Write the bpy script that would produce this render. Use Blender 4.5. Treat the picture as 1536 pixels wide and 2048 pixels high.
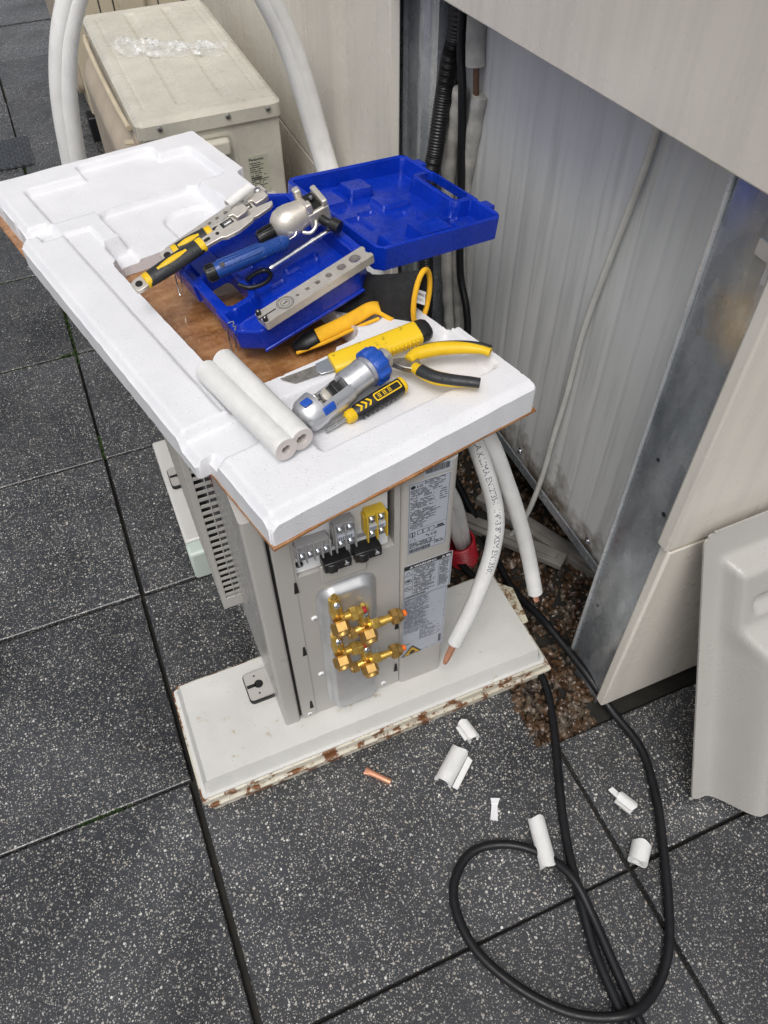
import bpy, math, random
import numpy as np
from mathutils import Vector, Matrix, Euler
random.seed(7)
PI = math.pi
R = math.radians
scene = bpy.context.scene
for _o in list(bpy.data.objects):
    bpy.data.objects.remove(_o)

# ------------------------------------------------------------------ camera, sky, sun, exposure
camd = bpy.data.cameras.new('camera'); cam = bpy.data.objects.new('camera', camd)
scene.collection.objects.link(cam); scene.camera = cam
camd.sensor_fit = 'VERTICAL'; camd.sensor_height = 36.0; camd.lens = 1591.5/2048*36
camd.clip_start = .02; camd.clip_end = 400
TH, RO, YAW = 0.876389, -0.0129, 0.392318
_fw = Vector((math.sin(YAW)*math.cos(TH), math.cos(YAW)*math.cos(TH), -math.sin(TH)))
_r = Vector((math.cos(YAW), -math.sin(YAW), 0)); _u = _r.cross(_fw)
_R = math.cos(RO)*_r+math.sin(RO)*_u; _U = -math.sin(RO)*_r+math.cos(RO)*_u
_m = Matrix((( _R.x, _U.x, -_fw.x, .130), (_R.y, _U.y, -_fw.y, -.7373), (_R.z, _U.z, -_fw.z, 1.6175), (0, 0, 0, 1)))
cam.matrix_world = _m

SUN_EL, SUN_AZ = R(60), R(212)      # azimuth clockwise from +Y
w = bpy.data.worlds.new('World'); scene.world = w; w.use_nodes = True
nt = w.node_tree; bg = nt.nodes['Background']
sky = nt.nodes.new('ShaderNodeTexSky'); sky.sky_type = 'NISHITA'; sky.sun_disc = False
sky.sun_elevation = SUN_EL; sky.sun_rotation = SUN_AZ
sky.air_density = 1.0; sky.dust_density = 6.0; sky.ozone_density = 1.0
hs = nt.nodes.new('ShaderNodeHueSaturation'); hs.inputs['Saturation'].default_value = .30
nt.links.new(sky.outputs[0], hs.inputs['Color']); nt.links.new(hs.outputs[0], bg.inputs['Color'])
bg.inputs['Strength'].default_value = .14
sund = bpy.data.lights.new('sun', 'SUN'); sund.energy = 1.4; sund.angle = R(30); sund.color = (1, .98, .95)
sun = bpy.data.objects.new('sun', sund); scene.collection.objects.link(sun)
_sd = Vector((math.sin(SUN_AZ)*math.cos(SUN_EL), math.cos(SUN_AZ)*math.cos(SUN_EL), math.sin(SUN_EL)))
sun.rotation_euler = _sd.to_track_quat('Z', 'Y').to_euler()
vs = scene.view_settings; vs.view_transform = 'Standard'; vs.look = 'None'; vs.exposure = -0.24; vs.gamma = 1
vs.use_curve_mapping = False

# ------------------------------------------------------------------ materials
MAT = {}
def nodes(name):
    m = bpy.data.materials.new(name); m.use_nodes = True
    t = m.node_tree; return m, t, t.nodes['Principled BSDF']
def N(t, kind, **kw):
    n = t.nodes.new('ShaderNode'+kind)
    for k, v in kw.items():
        if hasattr(n, k): setattr(n, k, v)
        else: n.inputs[k.replace('_', ' ')].default_value = v
    return n
def ramp(t, fac, stops):
    r = t.nodes.new('ShaderNodeValToRGB'); e = r.color_ramp.elements
    while len(e) < len(stops): e.new(.5)
    for i, (p, c) in enumerate(stops):
        e[i].position = p; e[i].color = (c, c, c, 1) if isinstance(c, (int, float)) else tuple(c)+(1,)
    t.links.new(fac, r.inputs[0]); return r.outputs[0]
def mixc(t, fac, a, b, mode='MIX'):
    n = t.nodes.new('ShaderNodeMix'); n.data_type = 'RGBA'; n.blend_type = mode
    for s, v in ((n.inputs[0], fac), (n.inputs[6], a), (n.inputs[7], b)):
        if isinstance(v, bpy.types.NodeSocket): t.links.new(v, s)
        elif isinstance(v, (int, float)): s.default_value = v
        else: s.default_value = tuple(v)+(1,)
    return n.outputs[2]
def pos(t, scale=None):
    g = t.nodes.new('ShaderNodeNewGeometry'); o = g.outputs['Position']
    if scale:
        mp = t.nodes.new('ShaderNodeMapping'); mp.inputs['Scale'].default_value = scale
        t.links.new(o, mp.inputs[0]); o = mp.outputs[0]
    return o
def noise(t, scale, detail=4, rough=.55, vec=None):
    n = N(t, 'TexNoise'); n.inputs['Scale'].default_value = scale; n.inputs['Detail'].default_value = detail
    n.inputs['Roughness'].default_value = rough
    t.links.new(vec or pos(t), n.inputs['Vector']); return n.outputs[0]
def voro(t, scale, vec=None, feature='F1', rnd=1.):
    n = N(t, 'TexVoronoi'); n.feature = feature; n.inputs['Scale'].default_value = scale
    n.inputs['Randomness'].default_value = rnd
    t.links.new(vec or pos(t), n.inputs['Vector']); return n
def bump(t, b, h, strength=.3, dist=.002):
    n = N(t, 'Bump'); n.inputs['Strength'].default_value = strength; n.inputs['Distance'].default_value = dist
    t.links.new(h, n.inputs['Height'])
    if b.inputs['Normal'].links: t.links.new(b.inputs['Normal'].links[0].from_socket, n.inputs['Normal'])
    t.links.new(n.outputs[0], b.inputs['Normal'])
def droplets(t, b, scale=130, strength=.35, thr=.33):
    """rain drops standing on the surface: relief and gloss only"""
    v = voro(t, scale); d = ramp(t, v.outputs['Distance'], [(0, 1.), (thr, 0.)])
    k = ramp(t, v.outputs['Color'], [(.45, 0.), (.5, 1.)])
    mu = N(t, 'Math', operation='MULTIPLY'); t.links.new(d, mu.inputs[0]); t.links.new(k, mu.inputs[1])
    bump(t, b, mu.outputs[0], strength, .0025)
def simple(name, col, rough=.5, metal=0., var=.12, vscale=9., bmp=0., bscale=200., drops=0., dscale=130, spec=.5, rvar=.1):
    m, t, b = nodes(name)
    n = noise(t, vscale, 6)
    c1 = tuple(min(1, c*(1+var)) for c in col); c0 = tuple(c*(1-var) for c in col)
    t.links.new(ramp(t, n, [(.3, c0), (.7, c1)]), b.inputs['Base Color'])
    t.links.new(ramp(t, noise(t, vscale*3.1, 4), [(.3, max(.03, rough-rvar)), (.7, min(1, rough+rvar))]), b.inputs['Roughness'])
    b.inputs['Metallic'].default_value = metal; b.inputs['Specular IOR Level'].default_value = spec
    if bmp: bump(t, b, noise(t, bscale, 3), bmp, .001)
    if drops: droplets(t, b, dscale, drops)
    MAT[name] = m; return m

def make_materials():
    # pavers: dark concrete with pale stone chips, wet
    m, t, b = nodes('paver')
    p = pos(t)
    base = ramp(t, noise(t, 3.2, 6), [(.3, (.0145, .0155, .018)), (.7, (.037, .039, .043))])
    fine = noise(t, 420, 2); base = mixc(t, ramp(t, fine, [(.45, 0.), (.66, .55)]), base, (.075, .078, .086))
    col = base; hs_ = []
    for sc, thr, lo in ((105, .30, .60), (190, .34, .44), (320, .36, .45)):
        v = voro(t, sc); dd = ramp(t, v.outputs['Distance'], [(thr*.72, 1.), (thr, 0.)])
        sel = N(t, 'SeparateColor'); t.links.new(v.outputs['Color'], sel.inputs[0])
        k = ramp(t, sel.outputs[0], [(lo, 0.), (lo+.02, 1.)])
        mu = N(t, 'Math', operation='MULTIPLY'); t.links.new(dd, mu.inputs[0]); t.links.new(k, mu.inputs[1])
        cc = ramp(t, sel.outputs[1], [(0, (.10, .10, .105)), (.35, (.24, .235, .22)), (.6, (.40, .385, .35)), (.8, (.33, .29, .235)), (.86, (.5, .49, .46)), (1, (.62, .61, .58))])
        col = mixc(t, mu.outputs[0], col, cc); hs_.append(mu.outputs[0])
    obi = N(t, 'ObjectInfo'); rv = ramp(t, obi.outputs['Random'], [(0, .72), (1, 1.28)])
    col = mixc(t, 1., col, rv, 'MULTIPLY')
    stain = ramp(t, noise(t, 2.6, 7, .65), [(.36, .62), (.64, 1.2)]); col = mixc(t, 1., col, stain, 'MULTIPLY')
    t.links.new(col, b.inputs['Base Color'])
    t.links.new(ramp(t, noise(t, 5, 6, .65), [(.35, .20), (.65, .44)]), b.inputs['Roughness'])
    b.inputs['Coat IOR'].default_value = 1.45
    t.links.new(ramp(t, noise(t, 3.4, 6, .62), [(.38, .15), (.62, .85)]), b.inputs['Coat Weight']); b.inputs['Coat Roughness'].default_value = .22
    bump(t, b, noise(t, 260, 3), .5, .0015); bump(t, b, hs_[0], .3, .0008)
    MAT['paver'] = m
    m, t, b = nodes('soil')
    t.links.new(ramp(t, noise(t, 30, 6), [(.3, (.006, .006, .005)), (.7, (.022, .019, .014))]), b.inputs['Base Color'])
    b.inputs['Roughness'].default_value = .8; MAT['soil'] = m
    # gravel
    m, t, b = nodes('gravel')
    v = voro(t, 38); sc = N(t, 'SeparateColor'); t.links.new(v.outputs['Color'], sc.inputs[0])
    c = ramp(t, sc.outputs[0], [(0, (.03, .017, .010)), (.35, (.085, .046, .024)), (.6, (.12, .075, .045)), (.85, (.16, .13, .10)), (1, (.05, .043, .04))])
    c = mixc(t, ramp(t, noise(t, 90, 4), [(.3, .0), (.7, .5)]), c, (.05, .03, .018))
    t.links.new(c, b.inputs['Base Color']); b.inputs['Roughness'].default_value = .33
    bump(t, b, noise(t, 150, 3), .3, .002); MAT['gravel'] = m
    # foam
    m, t, b = nodes('foam')
    t.links.new(ramp(t, noise(t, 14, 5), [(.3, (.71, .715, .745)), (.7, (.77, .774, .80))]), b.inputs['Base Color'])
    b.inputs['Roughness'].default_value = .5
    v = voro(t, 300); bump(t, b, v.outputs['Distance'], .22, .0012); droplets(t, b, 190, .38, .30); MAT['foam'] = m
    # cardboard, soaked
    m, t, b = nodes('cardboard')
    n = noise(t, 22, 7, .62, pos(t, (1, 2.2, 1)))
    c = ramp(t, n, [(.3, (.20, .082, .026)), (.5, (.33, .15, .054)), (.68, (.47, .25, .11))])
    fl = ramp(t, noise(t, 170, 3, .6, pos(t, (1, .5, 1))), [(.52, 0.), (.66, .6)])
    c = mixc(t, fl, c, (.43, .25, .13)); t.links.new(c, b.inputs['Base Color'])
    t.links.new(ramp(t, noise(t, 12, 3), [(.44, .06), (.56, .42)]), b.inputs['Roughness'])
    b.inputs['Coat Weight'].default_value = .8; b.inputs['Coat Roughness'].default_value = .08; bump(t, b, noise(t, 18, 4), .30, .005); MAT['cardboard'] = m
    # rusty enamel
    m, t, b = nodes('rusty_enamel')
    n = noise(t, 24, 8, .7); n2 = noise(t, 90, 5, .6)
    c = ramp(t, noise(t, 8, 5), [(.3, (.50, .46, .37)), (.7, (.62, .59, .50))])
    c = mixc(t, ramp(t, n2, [(.58, 0.), (.66, .8)]), c, (.36, .25, .13))
    c = mixc(t, ramp(t, n, [(.51, 0.), (.55, 1.)]), c, mixc(t, n2, (.05, .018, .007), (.26, .10, .03)))
    t.links.new(c, b.inputs['Base Color']); b.inputs['Roughness'].default_value = .5
    bump(t, b, n, .4, .003); MAT['rusty_enamel'] = m
    m, t, b = nodes('heavy_rust')
    n = noise(t, 60, 8, .7)
    c = mixc(t, ramp(t, n, [(.40, 1.), (.50, 0.)]), (.62, .58, .46), mixc(t, noise(t, 110, 4), (.09, .035, .01), (.30, .15, .04)))
    t.links.new(c, b.inputs['Base Color']); b.inputs['Roughness'].default_value = .6
    bump(t, b, n, .4, .003); MAT['heavy_rust'] = m
    m, t, b = nodes('white_enamel')
    c = ramp(t, noise(t, 5, 7, .65), [(.3, (.53, .525, .50)), (.7, (.64, .635, .61))])
    c = mixc(t, ramp(t, noise(t, 34, 8, .7), [(.62, 0.), (.70, .75)]), c, (.36, .28, .14))
    c = mixc(t, ramp(t, noise(t, 150, 4, .6), [(.70, 0.), (.74, .8)]), c, (.16, .12, .08))
    t.links.new(c, b.inputs['Base Color']); b.inputs['Roughness'].default_value = .35
    bump(t, b, noise(t, 30, 4), .15, .002); droplets(t, b, 240, .25, .25); MAT['white_enamel'] = m
    # cladding
    m, t, b = nodes('cladding')
    c = ramp(t, noise(t, 2.5, 5), [(.3, (.71, .67, .60)), (.7, (.76, .72, .65))])
    st = noise(t, 5, 5, .6, pos(t, (6, 6, .5))); c = mixc(t, ramp(t, st, [(.45, 0.), (.75, .35)]), c, (.47, .45, .41))
    t.links.new(c, b.inputs['Base Color'])
    t.links.new(ramp(t, noise(t, 9, 4), [(.3, .22), (.7, .34)]), b.inputs['Roughness'])
    bump(t, b, noise(t, 320, 2), .10, .0006)
    MAT['cladding'] = m
    m, t, b = nodes('clad_edge'); b.inputs['Base Color'].default_value = (.62, .56, .44, 1); b.inputs['Roughness'].default_value = .4; MAT['clad_edge'] = m
    # ribbed insulated wall with grime
    m, t, b = nodes('wall_sheet')
    c = ramp(t, noise(t, 4, 5, .6, pos(t, (5, 5, .4))), [(.3, (.58, .592, .59)), (.7, (.68, .688, .68))])
    st = noise(t, 9, 6, .65, pos(t, (4, 4, .25))); c = mixc(t, ramp(t, st, [(.5, 0.), (.72, .55)]), c, (.36, .37, .37))
    sep = N(t, 'SeparateXYZ'); t.links.new(pos(t), sep.inputs[0])
    ad = N(t, 'Math', operation='MULTIPLY_ADD'); t.links.new(noise(t, 14, 6, .7), ad.inputs[0]); ad.inputs[1].default_value = -.38; t.links.new(sep.outputs['Z'], ad.inputs[2])
    gr = ramp(t, ad.outputs[0], [(.0, .9), (.10, 0.)]); c = mixc(t, gr, c, (.10, .065, .035))
    t.links.new(c, b.inputs['Base Color']); b.inputs['Roughness'].default_value = .36; MAT['wall_sheet'] = m
    # galvanised
    m, t, b = nodes('galvanised')
    v = voro(t, 55, pos(t, (1, 1, .35))); n = noise(t, 9, 7, .65, pos(t, (1, 1, .4)))
    c = ramp(t, n, [(.28, (.17, .195, .22)), (.5, (.33, .36, .39)), (.72, (.60, .63, .66))])
    c = mixc(t, .35, c, ramp(t, v.outputs['Color'], [(0, (.2, .22, .24)), (1, (.68, .7, .72))]))
    c = mixc(t, ramp(t, noise(t, 120, 5, .7), [(.64, 0.), (.72, .7)]), c, (.06, .065, .07))
    vd = N(t, 'VectorMath', operation='DISTANCE'); t.links.new(pos(t), vd.inputs[0]); vd.inputs[1].default_value = (.862, -.15, .985)
    sm = N(t, 'Math', operation='MULTIPLY_ADD'); t.links.new(noise(t, 30, 6, .65), sm.inputs[0]); sm.inputs[1].default_value = .09; t.links.new(vd.outputs['Value'], sm.inputs[2])
    c = mixc(t, ramp(t, sm.outputs[0], [(.06, .62), (.115, 0.)]), c, (.50, .36, .17))
    t.links.new(c, b.inputs['Base Color']); b.inputs['Metallic'].default_value = .55
    t.links.new(ramp(t, noise(t, 25, 5), [(.3, .20), (.7, .36)]), b.inputs['Roughness'])
    bump(t, b, noise(t, 7, 3, .5, pos(t, (1, 1, .5))), .35, .012); bump(t, b, noise(t, 60, 5, .6, pos(t, (1, 1, .2))), .10, .0015); MAT['galvanised'] = m
    # metals and plastics
    simple('zinc_plate', (.50, .51, .52), .38, .6, .10, 18)
    simple('zinc_bright', (.62, .64, .66), .32, .6, .15, 14)
    simple('nickel', (.66, .62, .56), .36, .6, .10, 40, bmp=.12, bscale=500)
    simple('steel', (.55, .55, .55), .28, 1., .08, 60)
    simple('dirty_steel', (.36, .34, .31), .34, .9, .3, 70)
    simple('chrome', (.75, .77, .8), .14, 1., .03, 40)
    simple('brass', (.78, .52, .13), .30, .85, .14, 60, bmp=.05, bscale=400)
    simple('brass_dark', (.50, .31, .10), .38, .85, .16, 70, bmp=.12, bscale=500)
    simple('copper', (.85, .42, .27), .36, .8, .12, 60)
    simple('dark_copper', (.16, .09, .06), .5, .6, .2, 60)
    simple('alu', (.60, .61, .63), .36, .8, .06, 50, bmp=.08, bscale=600)
    simple('blue_plastic', (.0025, .030, .39), .25, 0, .15, 20, drops=.35, dscale=150)
    simple('blue_pen', (.012, .06, .27), .34, 0, .1, 40, drops=.4, dscale=200)
    simple('blue_knob', (.012, .08, .42), .42, 0, .1, 40)
    simple('black_plastic', (.010, .010, .011), .38, 0, .2, 40, bmp=.05, bscale=300)
    simple('black_rubber', (.007, .0075, .009), .40, 0, .25, 30, bmp=.1, bscale=120, spec=.35)
    simple('grip', (.022, .024, .027), .5, 0, .2, 40, drops=.4, dscale=210)
    simple('yellow', (.78, .50, .008), .42, 0, .08, 40)
    simple('glove_yellow', (.80, .42, .012), .8, 0, .12, 60, bmp=.4, bscale=500)
    simple('fabric_black', (.011, .011, .012), .85, 0, .3, 40, bmp=.5, bscale=420)
    m, t, b = nodes('worn_yellow')
    c = mixc(t, ramp(t, noise(t, 38, 7, .7), [(.58, 0.), (.66, .85)]), (.78, .52, .010), (.07, .05, .012))
    t.links.new(c, b.inputs['Base Color']); b.inputs['Roughness'].default_value = .4; MAT['worn_yellow'] = m
    simple('orange', (.85, .16, .012), .45)
    simple('red_dot', (.42, .02, .02), .4)
    simple('wine_red', (.20, .018, .03), .5)
    simple('red_conduit', (.40, .012, .025), .35)
    simple('unit_paint', (.43, .415, .39), .38, 0, .03, 6, bmp=.06, bscale=500, drops=.12, dscale=260)
    simple('unit_front', (.42, .408, .388), .34, 0, .03, 6)
    simple('unit_inner', (.84, .85, .86), .4)
    simple('void_black', (.006, .006, .006), .7)
    simple('old_cream', (.58, .555, .48), .30, 0, .12, 7, drops=.2, dscale=230)
    simple('old_cream_front', (.46, .39, .31), .45, 0, .12, 9)
    simple('amber_plastic', (.56, .48, .35), .45, 0, .1)
    simple('third_cream', (.50, .44, .33), .4, 0, .08, 8)
    simple('tray_plastic', (.42, .41, .385), .34, 0, .03, 5, drops=.3, dscale=210)
    simple('sticker', (.42, .45, .50), .32, 0, .03)
    simple('old_sticker', (.50, .50, .40), .45)
    simple('ink', (.02, .02, .022), .5)
    simple('ink_blue', (.10, .11, .14), .5)
    simple('white_print', (.75, .75, .76), .5)
    simple('hazard_yellow', (.62, .36, .03), .45)
    simple('terminal_grey', (.34, .335, .335), .4)
    simple('terminal_yellow', (.62, .42, .03), .4)
    simple('clear_grey', (.36, .35, .36), .3)
    simple('white_cable', (.55, .55, .52), .5, 0, .12, 20)
    simple('old_wrap', (.42, .41, .38), .75, 0, .25, 40, bmp=.5, bscale=160)
    simple('plank', (.20, .19, .175), .6, 0, .25, 20)
    simple('greenish', (.52, .60, .55), .4, 0, .06)
    simple('moss', (.035, .075, .012), .8, 0, .5, 60)
    simple('mat_rubber', (.045, .05, .058), .34, 0, .2, 20)
    simple('tag_white', (.72, .72, .73), .7)
    # pipe insulation with woven skin
    m, t, b = nodes('insulation')
    t.links.new(ramp(t, noise(t, 30, 4), [(.3, (.70, .70, .69)), (.7, (.78, .78, .77))]), b.inputs['Base Color'])
    b.inputs['Roughness'].default_value = .55
    tc = N(t, 'UVMap'); wv = N(t, 'TexWave'); wv.bands_direction = 'X'; wv.inputs['Scale'].default_value = 1.; wv.inputs['Distortion'].default_value = .3
    wv2 = N(t, 'TexWave'); wv2.bands_direction = 'Y'; wv2.inputs['Scale'].default_value = 1.
    t.links.new(tc.outputs[0], wv.inputs[0]); t.links.new(tc.outputs[0], wv2.inputs[0])
    mx = N(t, 'Math', operation='ADD'); t.links.new(wv.outputs[0], mx.inputs[0]); t.links.new(wv2.outputs[0], mx.inputs[1])
    bump(t, b, mx.outputs[0], .35, .0012); MAT['insulation'] = m
    simple('insulation_core', (.60, .55, .53), .7, 0, .08, 40)
    # clear film and bag
    for nm, fac, col in (('clear_film', .17, (.9, .9, .9)), ('bag_film', .42, (.85, .87, .88))):
        m = bpy.data.materials.new(nm); m.use_nodes = True; t = m.node_tree; t.nodes.remove(t.nodes['Principled BSDF'])
        out = t.nodes['Material Output']; tr = N(t, 'BsdfTransparent'); gl = N(t, 'BsdfPrincipled')
        gl.inputs['Base Color'].default_value = col+(1,); gl.inputs['Roughness'].default_value = .12
        mx = N(t, 'MixShader'); t.links.new(tr.outputs[0], mx.inputs[1]); t.links.new(gl.outputs[0], mx.inputs[2])
        st = noise(t, 22, 4, .6, pos(t, (30, 6, 1.0))) if nm == 'clear_film' else noise(t, 40, 5)
        t.links.new(ramp(t, st, [(.45, fac*.4), (.62, fac), (.68, min(1, fac*2.6))]), mx.inputs[0])
        bmp = N(t, 'Bump'); bmp.inputs['Strength'].default_value = .5; bmp.inputs['Distance'].default_value = .004
        t.links.new(noise(t, 60, 4), bmp.inputs['Height']); t.links.new(bmp.outputs[0], gl.inputs['Normal'])
        t.links.new(mx.outputs[0], out.inputs['Surface']); MAT[nm] = m
make_materials()

# ------------------------------------------------------------------ mesh helpers
COL = scene.collection
MW = {}
def V(*a): return Vector(a)
def spline(pts, n=8):
    P = [Vector(p) for p in pts]
    if len(P) < 3: return P
    P = [P[0]*2-P[1]]+P+[P[-1]*2-P[-2]]; out = []
    for i in range(1, len(P)-2):
        a, b, c, d = P[i-1:i+3]
        for k in range(n):
            s = k/n
            out.append(.5*((2*b)+(c-a)*s+(2*a-5*b+4*c-d)*s*s+(3*b-a-3*c+d)*s**3))
    out.append(P[-2]); return out
class MB:
    def __init__(s): s.v = []; s.f = []; s.uv = {}
    def add(s, vs_, fs, M=None):
        k = len(s.v)
        s.v += [(M @ Vector(p)) if M else Vector(p) for p in vs_]
        s.f += [tuple(i+k for i in f) for f in fs]; return s
    def box(s, x0, x1, y0, y1, z0, z1, M=None):
        return s.add([(x, y, z) for z in (z0, z1) for y in (y0, y1) for x in (x0, x1)],
                     [(0, 2, 3, 1), (4, 5, 7, 6), (0, 1, 5, 4), (2, 6, 7, 3), (0, 4, 6, 2), (1, 3, 7, 5)], M)
    def prism(s, poly, a0, a1, axis='z', M=None):
        n = len(poly); mk = {'z': lambda p, a: (p[0], p[1], a), 'x': lambda p, a: (a, p[0], p[1]), 'y': lambda p, a: (p[0], a, p[1])}[axis]
        vs_ = [mk(p, a0) for p in poly]+[mk(p, a1) for p in poly]
        fs = [tuple(range(n))[::-1], tuple(range(n, 2*n))]+[(i, (i+1) % n, (i+1) % n+n, i+n) for i in range(n)]
        return s.add(vs_, fs, M)
    def loft(s, rings, cap=True, closed=False, M=None, uvscale=None):
        n = len(rings[0]); k0 = len(s.v); vs_ = [p for r in rings for p in r]; fs = []
        m = len(rings)
        for i in range(m if closed else m-1):
            for j in range(n):
                a = i*n+j; b = i*n+(j+1) % n; c = ((i+1) % m)*n+(j+1) % n; d = ((i+1) % m)*n+j
                fs.append((a, b, c, d))
        if cap and not closed: fs += [tuple(range(n))[::-1], tuple(range((m-1)*n, m*n))]
        return s.add(vs_, fs, M)
    def tube(s, path, r, n=12, cap=True, M=None, closed=False, flat=1., up=None):
        P = [Vector(p) for p in path]; rings = []; m = len(P)
        rad = r if callable(r) else (lambda t: r)
        T = []
        for i in range(m):
            a = P[(i-1) % m] if (closed or i > 0) else P[i]; b = P[(i+1) % m] if (closed or i < m-1) else P[i]
            T.append((b-a).normalized())
        nrm = Vector(up) if up else (Vector((0, 0, 1)) if abs(T[0].z) < .9 else Vector((1, 0, 0)))
        k0 = len(s.v)
        for i in range(m):
            if up: nrm = Vector(up)
            nrm = (nrm-T[i]*nrm.dot(T[i])).normalized(); bi = T[i].cross(nrm)
            rr = rad(i/max(1, m-1))
            rings.append([P[i]+bi*(rr*math.cos(q*2*PI/n))+nrm*(rr*flat*math.sin(q*2*PI/n)) for q in range(n)])
        s.loft(rings, cap, closed, M)
        L = 0.
        for i in range(m):
            if i: L += (P[i]-P[i-1]).length
            for j in range(n): s.uv[k0+i*n+j] = (L, j/n*2*PI*rad(0))
        return s
    def cyl(s, p0, p1, r0, r1=None, n=16, M=None, cap=True):
        r1 = r0 if r1 is None else r1
        return s.tube([p0, p1], lambda t: r0+(r1-r0)*t, n, cap, M)
    def ring(s, p0, p1, ro, ri, n=20, M=None):
        """hollow tube"""
        k = MB(); p0 = Vector(p0); p1 = Vector(p1); T = (p1-p0).normalized()
        u = T.orthogonal().normalized(); b = T.cross(u)
        c = lambda p, r: [p+u*(r*math.cos(q*2*PI/n))+b*(r*math.sin(q*2*PI/n)) for q in range(n)]
        return s.loft([c(p0, ro), c(p1, ro), c(p1, ri), c(p0, ri)], False, True, M)
    def lathe(s, prof, p0, axis, n=20, M=None):
        T = Vector(axis).normalized(); u = T.orthogonal().normalized(); b = T.cross(u); p0 = Vector(p0)
        return s.loft([[p0+T*h+u*(r*math.cos(q*2*PI/n))+b*(r*math.sin(q*2*PI/n)) for q in range(n)] for h, r in prof], True, False, M)
    def hexnut(s, p0, p1, r, M=None, chamfer=.12):
        p0 = Vector(p0); p1 = Vector(p1); d = (p1-p0)
        return s.tube([p0, p0+d*chamfer, p1-d*chamfer, p1], lambda t: r if .2 < t < .8 else r*.86, 6, True, M)
    def build(s, name, mat, parent=None, world=False, smooth=35, bevel=0., bseg=2, solid=0.):
        me = bpy.data.meshes.new(name)
        inv = MW[parent].inverted() if (world and parent in MW) else None
        me.from_pydata([tuple((inv @ v) if inv else v) for v in s.v], [], s.f)
        if s.uv:
            ul = me.uv_layers.new(name='UVMap')
            for lp in me.loops: ul.data[lp.index].uv = tuple(c*120. for c in s.uv.get(lp.vertex_index, (0, 0)))
        me.materials.append(MAT[mat])
        me.update()
        if smooth:
            for p in me.polygons: p.use_smooth = True
            me.set_sharp_from_angle(angle=R(smooth))
        o = bpy.data.objects.new(name, me); COL.objects.link(o)
        if parent is not None: o.parent = parent
        if parent in MW: MW[o] = MW[parent]
        else: MW[o] = Matrix()
        if bevel:
            md = o.modifiers.new('bevel', 'BEVEL'); md.width = bevel; md.segments = bseg; md.limit_method = 'ANGLE'; md.angle_limit = R(40)
            md.harden_normals = False
        if solid:
            md = o.modifiers.new('solid', 'SOLIDIFY'); md.thickness = solid
        return o
def tag(o, label=None, cat=None, group=None, kind=None):
    for k, v in (('label', label), ('category', cat), ('group', group), ('kind', kind)):
        if v: o[k] = v
    return o
def thing(name, label, cat, M=(0, 0, 0), group=None):
    o = bpy.data.objects.new(name, None); COL.objects.link(o); o.empty_display_size = .05
    if not isinstance(M, Matrix): M = Matrix.Translation(Vector(M))
    o.matrix_world = M; MW[o] = M.copy()
    return tag(o, label, cat, group)
def frame(p0, p1, up=(0, 0, 1)):
    """x along p0->p1, z near up, origin p0"""
    p0 = Vector(p0); x = (Vector(p1)-p0).normalized(); z = Vector(up); z = (z-x*z.dot(x)).normalized(); y = z.cross(x)
    M = Matrix((x, y, z)).transposed().to_4x4(); M.translation = p0; return M
def dist(a, b): return (Vector(a)-Vector(b)).length
def circ(n, r, c=(0, 0)): return [(c[0]+r*math.cos(i*2*PI/n), c[1]+r*math.sin(i*2*PI/n)) for i in range(n)]
def rrpoly(x0, x1, y0, y1, r, k=5):
    out = []
    for cx, cy, a0 in ((x1-r, y1-r, 0), (x0+r, y1-r, 90), (x0+r, y0+r, 180), (x1-r, y0+r, 270)):
        for i in range(k+1):
            a = R(a0+90*i/k); out.append((cx+r*math.cos(a), cy+r*math.sin(a)))
    return out
# text
def text_geo(body, size):
    cu = bpy.data.curves.new('t', 'FONT'); cu.body = body; cu.size = size; cu.resolution_u = 2
    o = bpy.data.objects.new('t', cu); COL.objects.link(o)
    dg = bpy.context.evaluated_depsgraph_get(); me = bpy.data.meshes.new_from_object(o.evaluated_get(dg))
    vs_ = [tuple(v.co) for v in me.vertices]; fs = [tuple(p.vertices) for p in me.polygons]
    bpy.data.objects.remove(o); bpy.data.curves.remove(cu); bpy.data.meshes.remove(me); return vs_, fs
def add_text(mb, body, size, org, ex, ey, bold=False):
    vs_, fs = text_geo(body, size); ex = Vector(ex); ey = Vector(ey); org = Vector(org)
    n = ex.cross(ey).normalized()
    mb.add([org+ex*x+ey*y for x, y, z in vs_], fs)
    if bold: mb.add([org+ex*(x+size*.05)+ey*(y+size*.02)+n*.00008 for x, y, z in vs_], fs)
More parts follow.
